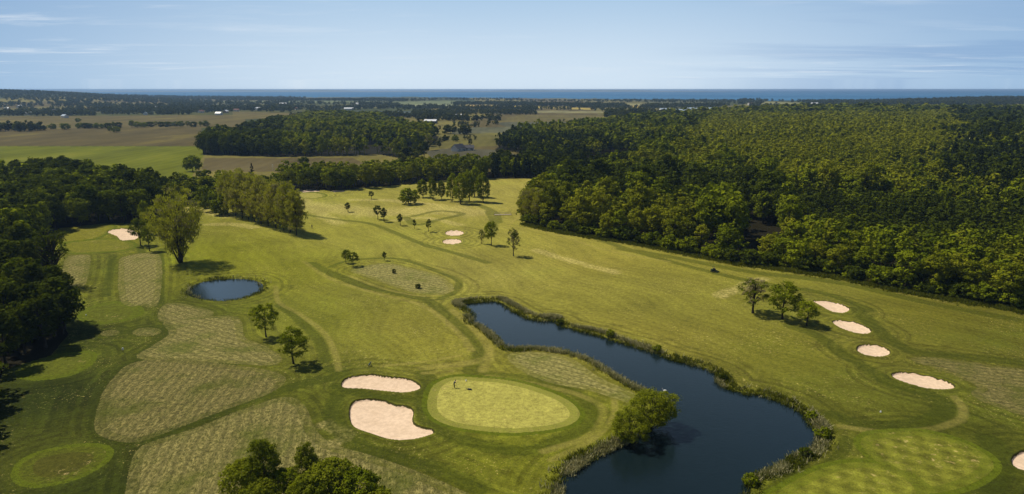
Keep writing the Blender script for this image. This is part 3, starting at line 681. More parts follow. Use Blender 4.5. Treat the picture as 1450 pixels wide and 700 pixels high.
# thicket at the bottom edge
for (kd, px, py, h, sx, i, lb) in [('fore',377,706,10.2,.95,0,'tallest dark tree of the thicket at the bottom edge'),('forebush',350,706,6.6,1.0,1,'leftmost bush of the thicket at the bottom edge'),
    ('fore',437,696,8.6,.8,1,'second tallest tree in the middle of the bottom thicket'),('forebush',405,712,6.0,.95,0,'dark bush between the two tallest trees of the bottom thicket'),
    ('forebush',472,712,7.0,1.15,1,'broad bush on the right side of the bottom thicket'),('forebush',508,720,6.4,1.15,0,'rightmost bush of the bottom thicket'),('forebush',440,728,6.4,1.0,1,'low bush at the very bottom middle of the thicket'),
    ('forebush',375,728,5.6,1.0,1,'low bush at the very bottom left of the thicket'),('forebush',535,735,4.6,1.1,1,'small bush at the low right tip of the thicket')]:
    plant_px(kd, px, py, h, lb, 'tree' if kd == 'fore' else 'bush', i=i, sx=sx)

for i, (px, py, h, lb) in enumerate([(744,313,16.5,'pale thin tree at the left tip of the right-hand wood'),(752,315,17,'second pale thin tree at the left tip of the right wood'),(763,318,17.5,'third pale tree near the left tip of the right wood')]):
    plant_px('poplar', px, py, h, lb, i=i, sx=1.1)
re_ = np.random.default_rng(77); ed = smooth_open(GP([(742,316),(800,329),(900,345),(980,359),(1040,373),(1100,380),(1200,394),(1300,414),(1400,431),(1460,443)])); ed_d = np.r_[0, np.cumsum(np.hypot(*np.diff(ed, axis=0).T))]
for q in np.arange(1.5, ed_d[-1], 3.3):
    q += re_.normal() * .8; plant('bush', float(np.interp(q, ed_d, ed[:, 0])) + re_.normal() * .8, float(np.interp(q, ed_d, ed[:, 1])) + re_.uniform(.5, 3.5), float(re_.uniform(2.6, 5.6)), 'leafy bush at the foot of the right-hand wood', 'bush', 'bushes along the foot of the right-hand wood', sx=1.15)
# ---- woods: scatter, the largest in the picture as single trees, the rest as masses
def scatter(polypx, spacing, r, far_scale=True, excl=()):
    P = np.array(GP(polypx)); lo, hi = P.min(0), P.max(0); out = []
    E = [np.array(GP(e)) for e in excl]
    y = lo[1]
    while y < hi[1]:
        sp = spacing * (1 if not far_scale else max(1, min(2.0, y / 620)))
        n = int((hi[0] - lo[0]) / sp) + 1; xs = lo[0] + (np.arange(n) + r.random(n) * .75) * sp; ys = y + (r.random(n) - .5) * sp * .8
        m = inside(xs, ys, P)
        for e in E: m &= ~inside(xs, ys, e)
        for a, b in zip(xs[m], ys[m]):
            if abs(a) < b * .80 + 30: out.append((a, b))
        y += sp * .88
    return np.array(out)
rw = np.random.default_rng(5)
trees = []   # (x, y, h, kind, place)
def vn(x, y, s, seed):  # cheap smooth noise
    return .5 + .25 * math.sin(x / s + seed) * math.cos(y / s * 1.3 + seed * 2) + .25 * math.sin((x + y) / s * .7 + seed * 3)
Z_YOUNG = np.array(GP([(1110,378),(1450,436),(1450,330),(1400,300),(1120,290)])); Z_LOWB = np.array(GP([(990,356),(1110,378),(1112,354),(990,340)]))
Z_TALL = np.array(GP([(985,345),(1042,356),(1042,325),(990,318)]))
Z_PLANT = np.array(GP([(960,215),(1010,176),(1330,176),(1400,195),(1320,270),(1130,270)]))
Z_DARKR = np.array(GP([(1365,168),(1900,168),(1900,380),(1440,350),(1385,320),(1350,250)])); Z_DARKL = np.array(GP([(690,260),(690,205),(790,200),(900,222),(905,240),(880,252),(820,258)]))
for (x, y) in scatter(W_RIGHT, 6.6, rw, True, (W_CLEAR, W_VOID)):
    a = np.array([x]); b = np.array([y]); sp_ = vn(x, y, 38, 6) + .12 * rw.normal(); em = rw.random() < .07
    if not inside(a, b, Z_PLANT)[0] and vn(x, y, 13, 8) < .16 and rw.random() < .8: continue
    if rw.random() < .05: continue
    h = 12.5 + 5 * vn(x, y, 28, 1) + rw.normal() * 1.3 + 6 * em; kd = 'lightoak' if sp_ < .34 else 'oak' if sp_ < .6 else 'darkoak'
    if inside(a, b, Z_TALL)[0]: h = 20 + rw.random() * 2; kd = 'oak'
    elif inside(a, b, Z_LOWB)[0]: h = 7.5 + rw.random() * 3
    elif inside(a, b, Z_YOUNG)[0]: h = 8.5 + 3.5 * vn(x, y, 20, 5) + rw.random() * 2.5 - 2 * vn(x, y, 9, 2)
    elif inside(a, b, Z_PLANT)[0]: h = 13 + rw.random() * 2.4; kd = 'lightoak'
    jx = np.array([x + 30 * (vn(x, y, 45, 3) - .5) * 2 + 14 * rw.normal()])
    if inside(jx, b, Z_DARKR)[0] and rw.random() < .93: kd = 'darkoak' if rw.random() < .45 else 'spruce'; h += 2
    if inside(a, b, Z_DARKL)[0] and rw.random() < .9: kd = 'spruce' if rw.random() < .65 else 'darkoak'; h = 14 + rw.random() * 3
    trees.append((x, y, max(6, h), kd, 'right'))
_em = np.array([t[:2] for t in trees if t[2] > 19.5]); _k = []
for t in trees:
    if t[2] <= 19.5 and len(_em) and (np.hypot(_em[:, 0] - t[0], _em[:, 1] - t[1]) < 7.2).any(): continue
    _k.append(t)
trees = _k
for (x, y) in scatter(W_LEFT, 6.4, rw, False):
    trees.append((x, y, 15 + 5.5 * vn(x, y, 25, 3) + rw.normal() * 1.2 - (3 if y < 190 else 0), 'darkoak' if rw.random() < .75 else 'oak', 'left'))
for (x, y) in scatter(W_MID, 8, rw, False):
    dark = x < G(405, 215)[0] * (y / G(405, 215)[1]); q = vn(x, y, 34, 2)  # left block gets dark leaves to paint in its shaded front
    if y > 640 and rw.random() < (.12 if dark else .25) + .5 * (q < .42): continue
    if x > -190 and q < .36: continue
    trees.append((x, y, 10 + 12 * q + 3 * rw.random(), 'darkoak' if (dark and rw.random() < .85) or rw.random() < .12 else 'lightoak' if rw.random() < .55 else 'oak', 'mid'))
for (x, y) in scatter(W_BELT, 6.6, rw, False): trees.append((x, y, 11.5 + 3 * rw.random() + 2 * vn(x, y, 22, 4), 'spruce' if x > -20 and rw.random() < .45 else 'lightoak' if rw.random() < .5 else 'oak', 'belt'))
for (x, y) in scatter(W_BELT2, 6.6, rw, False): trees.append((x, y, 10.5 + 3 * rw.random(), ('lightoak' if rw.random() < .4 else 'oak') if rw.random() < .7 else 'darkoak', 'belt2'))
LBL = {('right', 'b'): ('broadleaf tree in the large wood right of the fairway', 'broadleaf trees of the large right-hand wood'),
       ('left', 'b'): ('dark broadleaf tree in the shady wood on the left', 'broadleaf trees of the shady left-hand wood'),
       ('mid', 'b'): ('broadleaf tree in the distant wood beyond the brown field', 'broadleaf trees of the distant middle wood'),
       ('belt', 'b'): ('broadleaf tree in the tree belt closing off the fairway', 'broadleaf trees of the belt closing off the fairway'),
       ('belt2', 'b'): ('broadleaf tree in the short belt behind the poplars', 'broadleaf trees of the short belt behind the poplars'),
       ('right', 'c'): ('dark spruce in the large wood right of the fairway', 'spruces of the large right-hand wood'),
       ('belt', 'c'): ('dark spruce in the tree belt closing off the fairway', 'spruces of the belt closing off the fairway')}
cb, sb = math.cos(PITCH), math.sin(PITCH)
def topix(x, y, z):
    d = y * cb - (z - CAM_H) * sb; v = y * sb + (z - CAM_H) * cb; return 725 + FPX * x / d, 350 - FPX * v / d
def coverage(tr):
    """which crowns the camera sees, near to far, on a coarse grid"""
    H = np.full((1450,), 701.0)   # lowest uncovered skyline per column
    seen = np.zeros(len(tr))
    for i in sorted(range(len(tr)), key=lambda i: tr[i][1]):
        x, y, h, kd, pl = tr[i]; u, vt = topix(x, y, h); _, vb = topix(x, y, 1.0); w = FPX * h * .24 / y
        a, b = int(max(0, u - w)), int(min(1450, u + w))
        if b <= a: continue
        cur = np.minimum(H[a:b], vb); seen[i] = np.maximum(cur - vt, 0).sum(); 
        H[a:b] = np.where((vb >= H[a:b] - 2) | (H[a:b] > 700), np.minimum(H[a:b], vt + 1), H[a:b])
    return seen
seen = coverage(trees)
single = set()
for cls, cap in (('b', 250), ('c', 60)):
    ids = [i for i in range(len(trees)) if (trees[i][3] == 'spruce') == (cls == 'c') and seen[i] > 25]
    ids.sort(key=lambda i: -seen[i]); single |= set(ids[:cap])
for i in single:
    x, y, h, kd, pl = trees[i]; lb, gp = LBL.get((pl, 'c' if kd == 'spruce' else 'b'), LBL[('right', 'c')])
    plant(kd, x, y, h, lb, 'tree', gp, sx=(1.0 if kd == 'spruce' else rw.uniform(.95, 1.2)) * (1.0 if h > 19.5 else (16 / h) ** .3))
print('single', len(single), 'trees', len(trees))

def mass(name, items, mat, label, lod):
    """items: x,y,h,width. one mesh made of leaf-clump trees with trunks"""
    V = []; F = []; T = []; o = 0
    X = np.array([t[0] for t in items]); Y = np.array([t[1] for t in items]); Z = ground_z(X, Y)
    for (x, y, h, w), z in zip(items, Z):
        Vv, Ff = lod[rw.integers(len(lod))]; a = rw.random() * 2 * PI; c, s = math.cos(a) * w, math.sin(a) * w
        v = np.empty_like(Vv); v[:, 0] = Vv[:, 0] * c - Vv[:, 1] * s + x; v[:, 1] = Vv[:, 0] * s + Vv[:, 1] * c + y; v[:, 2] = Vv[:, 2] * h + z
        V.append(v); F.append(Ff + o); T.append(np.full(len(v), rw.random())); o += len(v)
    me = np_mesh(name, np.vstack(V), np.vstack(F), [mat], {'tint_leaf': np.concatenate(T)}); return props(link(name, me), label, 'woodland', kind='stuff')
def lods(n, ncl, per, cr, leaf, prof, seed, zb=.12):
    out = []
    for s in range(n):
        r = np.random.default_rng(seed + s); V, F, C = crown(r, .27, 1 - zb - cr, zb, ncl, per, cr, leaf, prof, .6)
        tv, tf = tube([(0, 0, -.02), (0, 0, .6)], [.016, .008], 4); out.append(join([(V, F), (tv, tf)]))
    return out
L_MID = lods(6, 26, 12, .085, .062, 'egg', 300); L_FAR = lods(6, 16, 8, .10, .11, 'egg', 320); L_CON = lods(4, 22, 9, .06, .06, 'cone', 340)
def vis_frustum(t): return abs(t[0]) < t[1] * .83 + 40
rest = [i for i in range(len(trees)) if i not in single]
def items(f, ws=1.0): return [(t[0], t[1], t[2], t[2] * ws * rw.uniform(.95, 1.2) * (1.0 if t[2] > 19.5 else (16 / t[2]) ** .4) * max(1, min(1.6, t[1] / 800))) for t in (trees[i] for i in rest) if f(t)]
NEARF = 650
for nm, lab, f, mat, lod in [
    ('woodland', 'nearer closed canopy of bright broadleaf wood on both sides of the course', lambda t: t[3] == 'oak' and t[1] < NEARF, M_LEAF, L_MID),
    ('woodland', 'far closed canopy of bright broadleaf wood reaching back on the right', lambda t: t[3] == 'oak' and t[1] >= NEARF, M_LEAF, L_FAR),
    ('woodland', 'nearer patches of fresh light green broadleaf wood', lambda t: t[3] == 'lightoak' and t[1] < NEARF, M_LIGHT, L_MID),
    ('woodland', 'light green young plantation covering the slope on the upper right', lambda t: t[3] == 'lightoak' and t[1] >= NEARF, M_LIGHT, L_FAR),
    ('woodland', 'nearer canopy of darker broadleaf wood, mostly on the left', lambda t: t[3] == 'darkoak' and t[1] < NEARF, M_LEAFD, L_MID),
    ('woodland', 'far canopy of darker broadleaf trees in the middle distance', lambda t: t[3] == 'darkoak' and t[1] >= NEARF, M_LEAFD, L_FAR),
    ('woodland', 'dark spruce stands inside the right-hand wood', lambda t: t[3] == 'spruce', M_CON, L_CON)]:
    it = items(f)
    if it: mass(nm, it, mat, lab, lod)

# ---- far country: belts, copses and hedges between the fields and the shore
far = []
def belt(pts, h, depth, sp=9, jit=1.0):
    P = smooth_open(GP(pts), 6); d = np.r_[0, np.cumsum(np.hypot(*np.diff(P, axis=0).T))]; n = int(d[-1] / sp * max(1, depth / sp))
    for _ in range(n):
        t = rw.random() * d[-1]; x = np.interp(t, d, P[:, 0]); y = np.interp(t, d, P[:, 1]); far.append((x, y + rw.random() * depth, h * rw.uniform(.65, 1.15), h * rw.uniform(.9, 1.3)))
belt([(-60,185),(20,187),(45,186)], 15, 30); belt([(560,236),(585,230),(600,228)], 15, 12)
belt([(640,180),(700,181),(780,181)], 8, 16); belt([(625,190),(662,191),(660,188)], 14, 30); belt([(700,172),(860,173)], 6, 18)
for a, b, y, h, dp, sp in [(280,560,167,13,60,10),(-60,260,163,12,60,13),(0,300,160,12,120,15),(-60,120,165,13,60,12),(340,620,164,13,60,12),(640,860,177,8,14,8),(600,720,184,9,12,9),(620,700,199,7,10,8),(790,960,168,14,80,12),(700,900,151,14,160,14),(500,760,149,14,200,15),(120,420,157,12,140,16),(420,640,168,13,120,12),(560,760,163,12,160,13),(590,720,172,14,50,10),
    (470,620,155,12,180,15),(620,760,157,13,180,15),(740,870,160,12,90,12),(860,920,166,18,60,9),(900,960,165,13,60,11),(740,950,154,12,200,16),(930,1110,152,13,200,15),(1110,1230,160,15,80,11),(1150,1460,158,16,160,12),(1230,1500,152,15,400,16),(1180,1500,147,15,400,18)]:
    belt([(a, y), ((a + b) / 2, y - .4), (b, y)], h, dp, sp)
def wood_area(px0, px1, y0, y1, n, h):
    for _ in range(n):
        px = rw.uniform(px0, px1); D0, D1 = CAM_H / math.tan(PITCH - math.atan((350 - y0) / FPX)), CAM_H / math.tan(PITCH - math.atan((350 - y1) / FPX))
        y = math.sqrt(rw.uniform(D0 ** 2, D1 ** 2)); x = (px - 725) / FPX * y
        if vn(x, y, 160, 7) + rw.random() * .35 > (.42 if px < 260 else .56): far.append((x, y, h * rw.uniform(.7, 1.2), h * rw.uniform(1.1, 1.7)))
wood_area(-60, 420, 159, 137, 9500, 14); wood_area(330, 620, 156, 142, 1500, 13); wood_area(480, 740, 150, 140.5, 700, 12); wood_area(740, 1060, 159, 143, 1500, 10); wood_area(440, 760, 163, 145, 1400, 10)
wood_area(1040, 1520, 152, 142, 2500, 16); wood_area(240, 440, 146, 139, 900, 14)
fields_px = [np.array(GP(p)) for p, _ in FIELDS]
fx = np.array([t[0] for t in far]); fy = np.array([t[1] for t in far]); bad = np.zeros(len(far), bool)
for i, P in enumerate(fields_px):
    if i in (2, 7, 8, 9, 11, 12, 13, 14, 15, 16, 17, 18, 19, 21) or i > 21: bad |= inside(fx, fy, P)
far = [t for t, b in zip(far, bad) if not b and math.hypot(t[0], t[1]) < np.interp(math.degrees(math.atan2(t[0], t[1])), [-45, -28, -18, 0, 18, 25, 33, 45], [5900, 5700, 5500, 4700, 4050, 3700, 4000, 4600])]
L_XF = lods(6, 11, 6, .13, .17, 'round', 360, .03)
print('far', len(far))
mass('far_woodland', far, M_FAR, 'hazy far woods and hedges stretching to the sea', L_XF)
# hedgerow trees one can tell apart on the fields at the left
HR = [(-5,185,13),(8,186,14),(22,186,12),(47,184,9),(53,185,8),(62,184,6),(74,183,8),(88,183,10),(94,184,9),(113,182,8),(122,182,9),(128,182,8),(138,182,8),(146,182,7),(154,182,9),(161,181,10),(168,181,9),(156,188,10),(165,188,8),(187,181,13),(195,181,9),(204,181,8),(213,180,9),(221,180,10),(229,180,9),(238,180,9),(248,180,8),(256,180,9),(266,180,10),(274,180,9),(284,180,10),(292,179,9),(111,173,7)]
for px, py, h in HR: plant_px('oak' if h > 9 else 'bush', px, py, h, 'dark hedgerow tree on the brown fields far left', 'tree', 'hedgerow trees on the brown fields', sx=1.2)
for (px, py, h, kd, lb) in [(592,226,19,'darkoak','tall dark tree right of the mid wood'),(601,224,15,'darkoak','dark tree just right of the tall dark one'),(607,213,17,'wispy','thin pale tree at the left tip of the bluish field'),(666,208,14,'spruce','dark pointed tree beside the white gabled house'),(622,210,8,'darkoak','low dark tree left of the white gabled house'),(566,226,14,'darkoak','dark tree between the mid wood and the tall dark tree'),(643,190,15,'darkoak','dark tree near the white roofed barn'),(655,190,13,'darkoak','broad dark tree right of the barn'),(630,200,6,'bush','low green tree in the yellow field above the house'),(645,201,7,'bush','broad green tree in the yellow field above the house'),(570,190,13,'darkoak','dark tree on the left of the pale field path')]:
    plant_px(kd, px, py, h, lb, 'tree')

# ------------------------------------------------------------------ water
def water_mat(name, col, scale, strength, spec=.5):
    k = N(name); P = k.n('ShaderNodeNewGeometry').outputs['Position']
    n = k.noise(P, scale, 3, .6, scl=(1, 1.8, 1)); b = k.n('ShaderNodeBump'); b.inputs['Strength'].default_value = strength; b.inputs['Distance'].default_value = .1; k.set(b.inputs['Height'], n)
    o = k.bsdf(col, .05, spec, b.outputs[0]); o.inputs['IOR'].default_value = 1.34; return k.m
M_WATER = water_mat('pond_water', (.007, .015, .018), 1.6, .35); M_SEA = water_mat('sea_water', (.010, .075, .21), .05, .6, .04)
def poly_obj(name, poly, z, mat, grow=0):
    P = np.array(poly); c = P.mean(0); bm = bmesh.new()
    n = len(P); Q = []
    for i in range(n):
        t = P[(i + 1) % n] - P[i - 1]; t /= np.linalg.norm(t) + 1e-9; Q.append(P[i] + np.array([t[1], -t[0]]) * grow)
    area = sum(P[i][0] * P[(i + 1) % n][1] - P[(i + 1) % n][0] * P[i][1] for i in range(n))
    if area < 0: Q = [2 * p - q for p, q in zip(P, Q)]
    f = bm.faces.new([bm.verts.new((x, y, z)) for x, y in Q]); bmesh.ops.triangulate(bm, faces=[f]); return bmo(name, bm, mat)
props(poly_obj('pond_water', smooth_closed(GP(POND), 3), WATER_Z, M_WATER, .9), 'long dark blue pond winding down to the bottom edge', 'pond', kind='structure')
props(poly_obj('pond_water', smooth_closed(GP(POND2), 3), WATER_Z, M_WATER, .7), 'small round blue pond left of centre', 'pond', kind='structure')
bm = bmesh.new(); f = bm.faces.new([bm.verts.new(p) for p in [(-29000, 3000, -2.5), (29000, 3000, -2.5), (29000, 29000, -2.5), (-29000, 29000, -2.5)]]); k = N('sea_water_open'); Ps = k.n('ShaderNodeNewGeometry').outputs['Position']; sc_ = k.mix(k.mr(k.noise(Ps, .0006, 4, .6, scl=(.35, 1, 1)), .35, .65), (.03, .13, .28), (.06, .19, .36)); dd = k.n('ShaderNodeBsdfDiffuse', i_Color=sc_); gg = k.n('ShaderNodeBsdfGlossy', i_Roughness=.25); mm_ = k.n('ShaderNodeMixShader', i_0=.05); k.t.links.new(dd.outputs[0], mm_.inputs[1]); k.t.links.new(gg.outputs[0], mm_.inputs[2]); k.t.links.new(mm_.outputs[0], k.out.inputs[0]); M_SEA = k.m
props(bmo('sea', bm, M_SEA), 'blue strip of sea along the horizon', 'sea', kind='structure')
# low coast across the water
cv = []; cf = []; M_COAST = plain('far_coast_land', (.22, .25, .24), .9, .3, .002)
xs = np.linspace(-17000, 7000, 160)
for j, (yy, k_) in enumerate([(17000, 0), (17500, .8), (18500, 1), (20000, 0)]):
    for x in xs: e = sstep(-17000, -15500, x) * sstep(7000, 3000, x); cv.append((x, yy + 300 * math.sin(x / 1900), -3 + k_ * e * (34 + 14 * math.sin(x / 1300) + 8 * math.sin(x / 410 + 1))))
n_ = len(xs)
for j in range(3):
    for i in range(n_ - 1): a = j * n_ + i; cf.append((a, a + 1, a + n_ + 1, a + n_))
props(link('far_coast', np_mesh('far_coast', cv, cf, [M_COAST], smooth=True)), 'low hazy coast across the sea', 'coast', kind='structure')

# ------------------------------------------------------------------ reeds and sedge along the banks
def bank_points(n, d0, d1, keep, r, small=.12):
    out = []
    for S in (S_POND, S_POND2):
        P = S; lo, hi = P.min(0) - d1, P.max(0) + d1; k = int(n * (1 if S is S_POND else small)); x = r.uniform(lo[0], hi[0], k); y = r.uniform(lo[1], hi[1], k); d = sdf(x, y, P, d1 + 1)
        m = (d > d0) & (d < d1); m &= np.array([r.random() < keep(a, b, c) if q else False for a, b, c, q in zip(x, y, d, m)]); out.append(np.stack([x[m], y[m]], 1))
    return np.vstack(out)
def blades(XY, h, w, per, spread, r, lean=.25):
    n = len(XY) * per; b = np.repeat(XY, per, 0) + r.normal(size=(n, 2)) * spread; z = ground_z(b[:, 0], b[:, 1]) - .1; z = np.maximum(z, WATER_Z - .1)
    hh = h * (.55 + .7 * r.random(n)); a = r.random(n) * 2 * PI; dx, dy = np.cos(a) * w, np.sin(a) * w; lx, ly = r.normal(size=(2, n)) * lean * hh
    V = np.stack([np.stack([b[:, 0] - dx, b[:, 1] - dy, z], 1), np.stack([b[:, 0] + dx, b[:, 1] + dy, z], 1), np.stack([b[:, 0] + lx + dx * .6, b[:, 1] + ly + dy * .6, z + hh], 1), np.stack([b[:, 0] + lx - dx * .6, b[:, 1] + ly - dy * .6, z + hh * .93], 1)], 1).reshape(-1, 3)
    return V, np.arange(4 * n).reshape(n, 4), np.repeat(r.random(len(XY)), per * 4)
rb = np.random.default_rng(8)
REEDL = [smooth_open(GP(l)) for l in [[(650,434),(648,428),(670,422),(705,421),(730,432),(760,446),(790,450)],[(811,462),(850,470),(885,482),(940,500)],[(660,447),(690,470),(712,489),(770,495),(830,508),(880,538),(935,566)],
    [(905,613),(870,632),(825,656),(803,676),(792,705),(800,730)],[(268,404),(266,410),(275,418),(300,423)],[(1010,530),(1025,548)],[(1150,585),(1166,612),(1156,638),(1120,650),(1105,664),(1062,682)],[(290,398),(330,393),(368,402),(368,410)]]]
RW = [1.25, .55, .9, 1.4, .5, .6, 1.0, .1]
def reedy(x, y, d):
    X = np.array([x]); Y = np.array([y]); m = 0
    for l, w in zip(REEDL, RW): m = max(m, float(sstep(w * 1.3, w * .5, line_d(X, Y, l, w * 2))[0]))
    return m * max(0, vn(x, y, 1.7, 2) * 1.5 - .32) + .01
XY = bank_points(240000, -.6, 3.2, reedy, rb, .03); XY = rb.permutation(XY)[:11000]
V, F, T = blades(XY, .85, .06, 5, .2, rb, .4); props(link('reeds', np_mesh('reeds', V, F, [M_REED], {'tint_leaf': T})), 'tan reeds fringing the ponds', 'reeds', kind='stuff')
XY = bank_points(150000, -.35, 2.6, lambda x, y, d: .12 + .8 * max(0, vn(x, y, 3.3, 9) - .45) * 2, rb, .025); XY = rb.permutation(XY)[:14000]
V, F, T = blades(XY, .6, .07, 5, .2, rb, .5); props(link('sedge', np_mesh('sedge', V, F, [M_SEDGE], {'tint_leaf': T})), 'green sedge and weeds on the pond banks', 'sedge', kind='stuff')
print('reeds', len(V))
# low shrubs along the long pond
for i, (px, py, h, lb) in enumerate([(794,458,1.7,'grey green shrub on the far bank of the long pond, leftmost'),(864,476,1.8,'second shrub on the far bank of the long pond'),(930,497,1.7,'shrub on the far bank where the long pond widens'),(1024,537,1.6,'pale shrub in the notch of the right bank'),(1150,592,1.8,'upper shrub on the right end of the pond'),(1164,618,2.2,'round shrub on the rightmost tip of the pond'),(1140,646,1.8,'lower shrub on the right end of the pond'),(1062,684,2.0,'shrub on the bank near the bottom edge')]):
    plant_px('bush', px, py, h, lb, 'shrub', i=i, dz=-.2)
# rough fringe in front of the right wood
fr = smooth_open(GP([(742,318),(800,331),(900,346),(980,361),(1040,374),(1100,382),(1200,396),(1300,416),(1400,433),(1460,445)])); d = np.r_[0, np.cumsum(np.hypot(*np.diff(fr, axis=0).T))]; t = rb.random(5000) * d[-1]
XY = np.stack([np.interp(t, d, fr[:, 0]) + rb.normal(size=5000) * 1.2, np.interp(t, d, fr[:, 1]) + rb.normal(size=5000) * 1.6], 1)
V, F, T = blades(XY, .9, .09, 5, .3, rb, .5); props(link('tall_grass', np_mesh('tall_grass', V, F, [M_SEDGE], {'tint_leaf': T})), 'tall grass fringe at the foot of the right wood', 'tall grass', kind='stuff')

# ------------------------------------------------------------------ buildings
M_WHITE = plain('white_wall', (.75, .74, .70), .8, .05); M_TILE = plain('red_brown_tiles', (.22, .10, .07), .8, .2); M_GREYR = plain('grey_roof', (.07, .07, .08), .7, .2)
M_SHEET = plain('white_sheet_roof', (.85, .86, .88), .4, .05); M_BRICK = plain('brick_wall', (.30, .19, .13), .9, .15); M_GLASS = plain('window_glass', (.03, .04, .05), .15, .1); M_BLUE = plain('pale_blue_roof', (.34, .42, .5), .5, .1)
def house(px, py, w, dpt, h, rh, rz, wall, roof, label, group=None, name='house', wins=2):
    x, y = G(px, py); e = empty(name, (x, y, float(ground_z(np.array([x]), np.array([y]))[0])), rz); props(e, label, 'building', group)
    bm = bmesh.new(); v = bx(bm, -w / 2, w / 2, -dpt / 2, dpt / 2, -.5, h)
    for sx in (-1, 1): a = [bm.verts.new(p) for p in [(sx * w / 2, -dpt / 2, h), (sx * w / 2, dpt / 2, h), (sx * w / 2, 0, h + rh)]]; bm.faces.new(a)
    bmo('wall', bm, wall, e)
    bm = bmesh.new(); o = .4
    for sy in (-1, 1):
        a = [(-w / 2 - o, sy * (dpt / 2 + o), h - rh * o / (dpt / 2)), (w / 2 + o, sy * (dpt / 2 + o), h - rh * o / (dpt / 2)), (w / 2 + o, 0, h + rh), (-w / 2 - o, 0, h + rh)]
        lo_ = [bm.verts.new(p) for p in a]; up = [bm.verts.new((p[0], p[1], p[2] + .25)) for p in a]
        bm.faces.new(lo_); bm.faces.new(up)
        for i in range(4): bm.faces.new([lo_[i], lo_[(i + 1) % 4], up[(i + 1) % 4], up[i]])
    rf = bmo('roof', bm, roof, e)
    if wins:
        bm = bmesh.new(); cyl(bm, (w * .2, 0, h + rh - .6), (w * .2, 0, h + rh + 1.2), .35, n=4); bmo('chimney', bm, M_BRICK, rf)
    for i in range(wins):
        cx = -w / 2 + w * (i + .7) / (wins + .4); bm = bmesh.new(); bx(bm, cx - .6, cx + .6, -dpt / 2 - .04, -dpt / 2 + .05, 1.0, 2.2); bmo('window', bm, M_GLASS, e)
    bm = bmesh.new(); bx(bm, w * .38 - .5, w * .38 + .5, -dpt / 2 - .05, -dpt / 2 + .05, 0, 2.1); bmo('door', bm, M_GREYR, e)
    return e
house(610, 175, 22, 14, 4.5, 2.6, -.12, M_GREYR, M_SHEET, 'long barn with bright white roof in the middle distance', name='barn', wins=0)
house(649, 214, 13, 8, 3.4, 3.4, 1.0, M_WHITE, M_GREYR, 'farmhouse with white gable beside the bluish field')
house(661, 213, 14, 7, 2.8, 2.4, .1, M_WHITE, M_GREYR, 'low grey annex beside the white gabled farmhouse', wins=3)
house(649, 166, 14, 9, 4, 2.5, .2, M_GREYR, M_SHEET, 'small white roofed shed behind the barn', name='shed', wins=0)
house(401, 150.5, 24, 12, 8, 4, .3, M_WHITE, M_SHEET, 'white building far off among trees left of centre')
house(366, 156.5, 18, 12, 6, 3, .9, M_WHITE, M_SHEET, 'smaller white house among trees left of the far white building')
house(494, 156.5, 26, 12, 5, 3, .1, M_WHITE, M_SHEET, 'white roofed shed above the mid wood', name='shed', wins=0)
house(506, 152.5, 8, 8, 13, 3, .1, M_WHITE, M_SHEET, 'small white church tower above the mid wood', name='church_tower', wins=1)
house(1153, 149.5, 26, 14, 7, 3, .1, M_WHITE, M_SHEET, 'white building near the shore behind the right wood')
house(1062, 149, 16, 10, 5, 3, .2, M_WHITE, M_TILE, 'small pale house near the shore right of the copse')
for i, (px, py, w, h) in enumerate([(945,160,40,6),(965,162,34,5),(985,161,44,6),(1003,163,50,5),(1022,162,36,6),(975,158,30,5),(1010,159,40,5)]): house(px, py, w, 22, h, 3, .1 * (i % 3), M_WHITE, M_BLUE, ['leftmost pale blue industrial hall behind the right wood','second pale blue industrial hall from the left','middle pale blue industrial hall of the estate','longest pale blue industrial hall of the estate','rightmost pale blue industrial hall of the estate','back pale blue hall on the left of the estate','back pale blue hall on the right of the estate'][i], 'pale blue halls of the industrial estate', 'industrial_hall', 0)
for i, (px, py, w, rf) in enumerate([(10,156,14,M_BLUE),(28,154,22,M_SHEET),(40,163,14,M_BLUE),(66,158,34,M_SHEET),(80,159,20,M_GREYR),(92,167,18,M_BLUE),(108,156,15,M_TILE),(125,157,14,M_TILE),(146,155,14,M_GREYR),(180,153,15,M_TILE),(206,163,14,M_BLUE),(222,154,14,M_SHEET),(255,155,14,M_TILE),(285,160,13,M_TILE),(310,163,16,M_SHEET),(320,160,14,M_SHEET),(335,158,14,M_TILE),(385,157,13,M_TILE),(345,152,14,M_GREYR),(420,156,13,M_TILE)]):
    house(px, py, w, 9, 4, 3.2, (i * 1.7) % 3, M_WHITE if i % 3 else M_BRICK, rf, 'small village house among trees on the far left', 'houses of the far village', wins=2)

# ------------------------------------------------------------------ people and small things
M_SKIN = plain('skin', (.55, .34, .25), .6, .05); M_NAVY = plain('navy_cloth', (.02, .035, .07), .8, .2); M_TROU = plain('dark_trousers', (.03, .03, .035), .85, .2); M_HAIR = plain('hair', (.05, .03, .02), .8, .2)
M_BLUEC = plain('blue_cloth', (.12, .22, .36), .8, .2); M_METAL = plain('steel', (.5, .5, .5), .3, .05, metal=.9); M_RUB = plain('black_rubber', (.015, .015, .015), .8, .2); M_GRN = plain('dark_green_paint', (.015, .04, .03), .35, .2)
M_WPAINT = plain('white_paint', (.8, .8, .78), .5, .05); M_WOOD = plain('weathered_planks', (.42, .35, .26), .9, .2); M_YEL = plain('yellow_paint', (.6, .45, .05), .5, .1); M_BEAK = plain('orange_beak', (.6, .22, .03), .5, .1); M_FLAG = plain('red_flag', (.5, .03, .02), .7, .1)
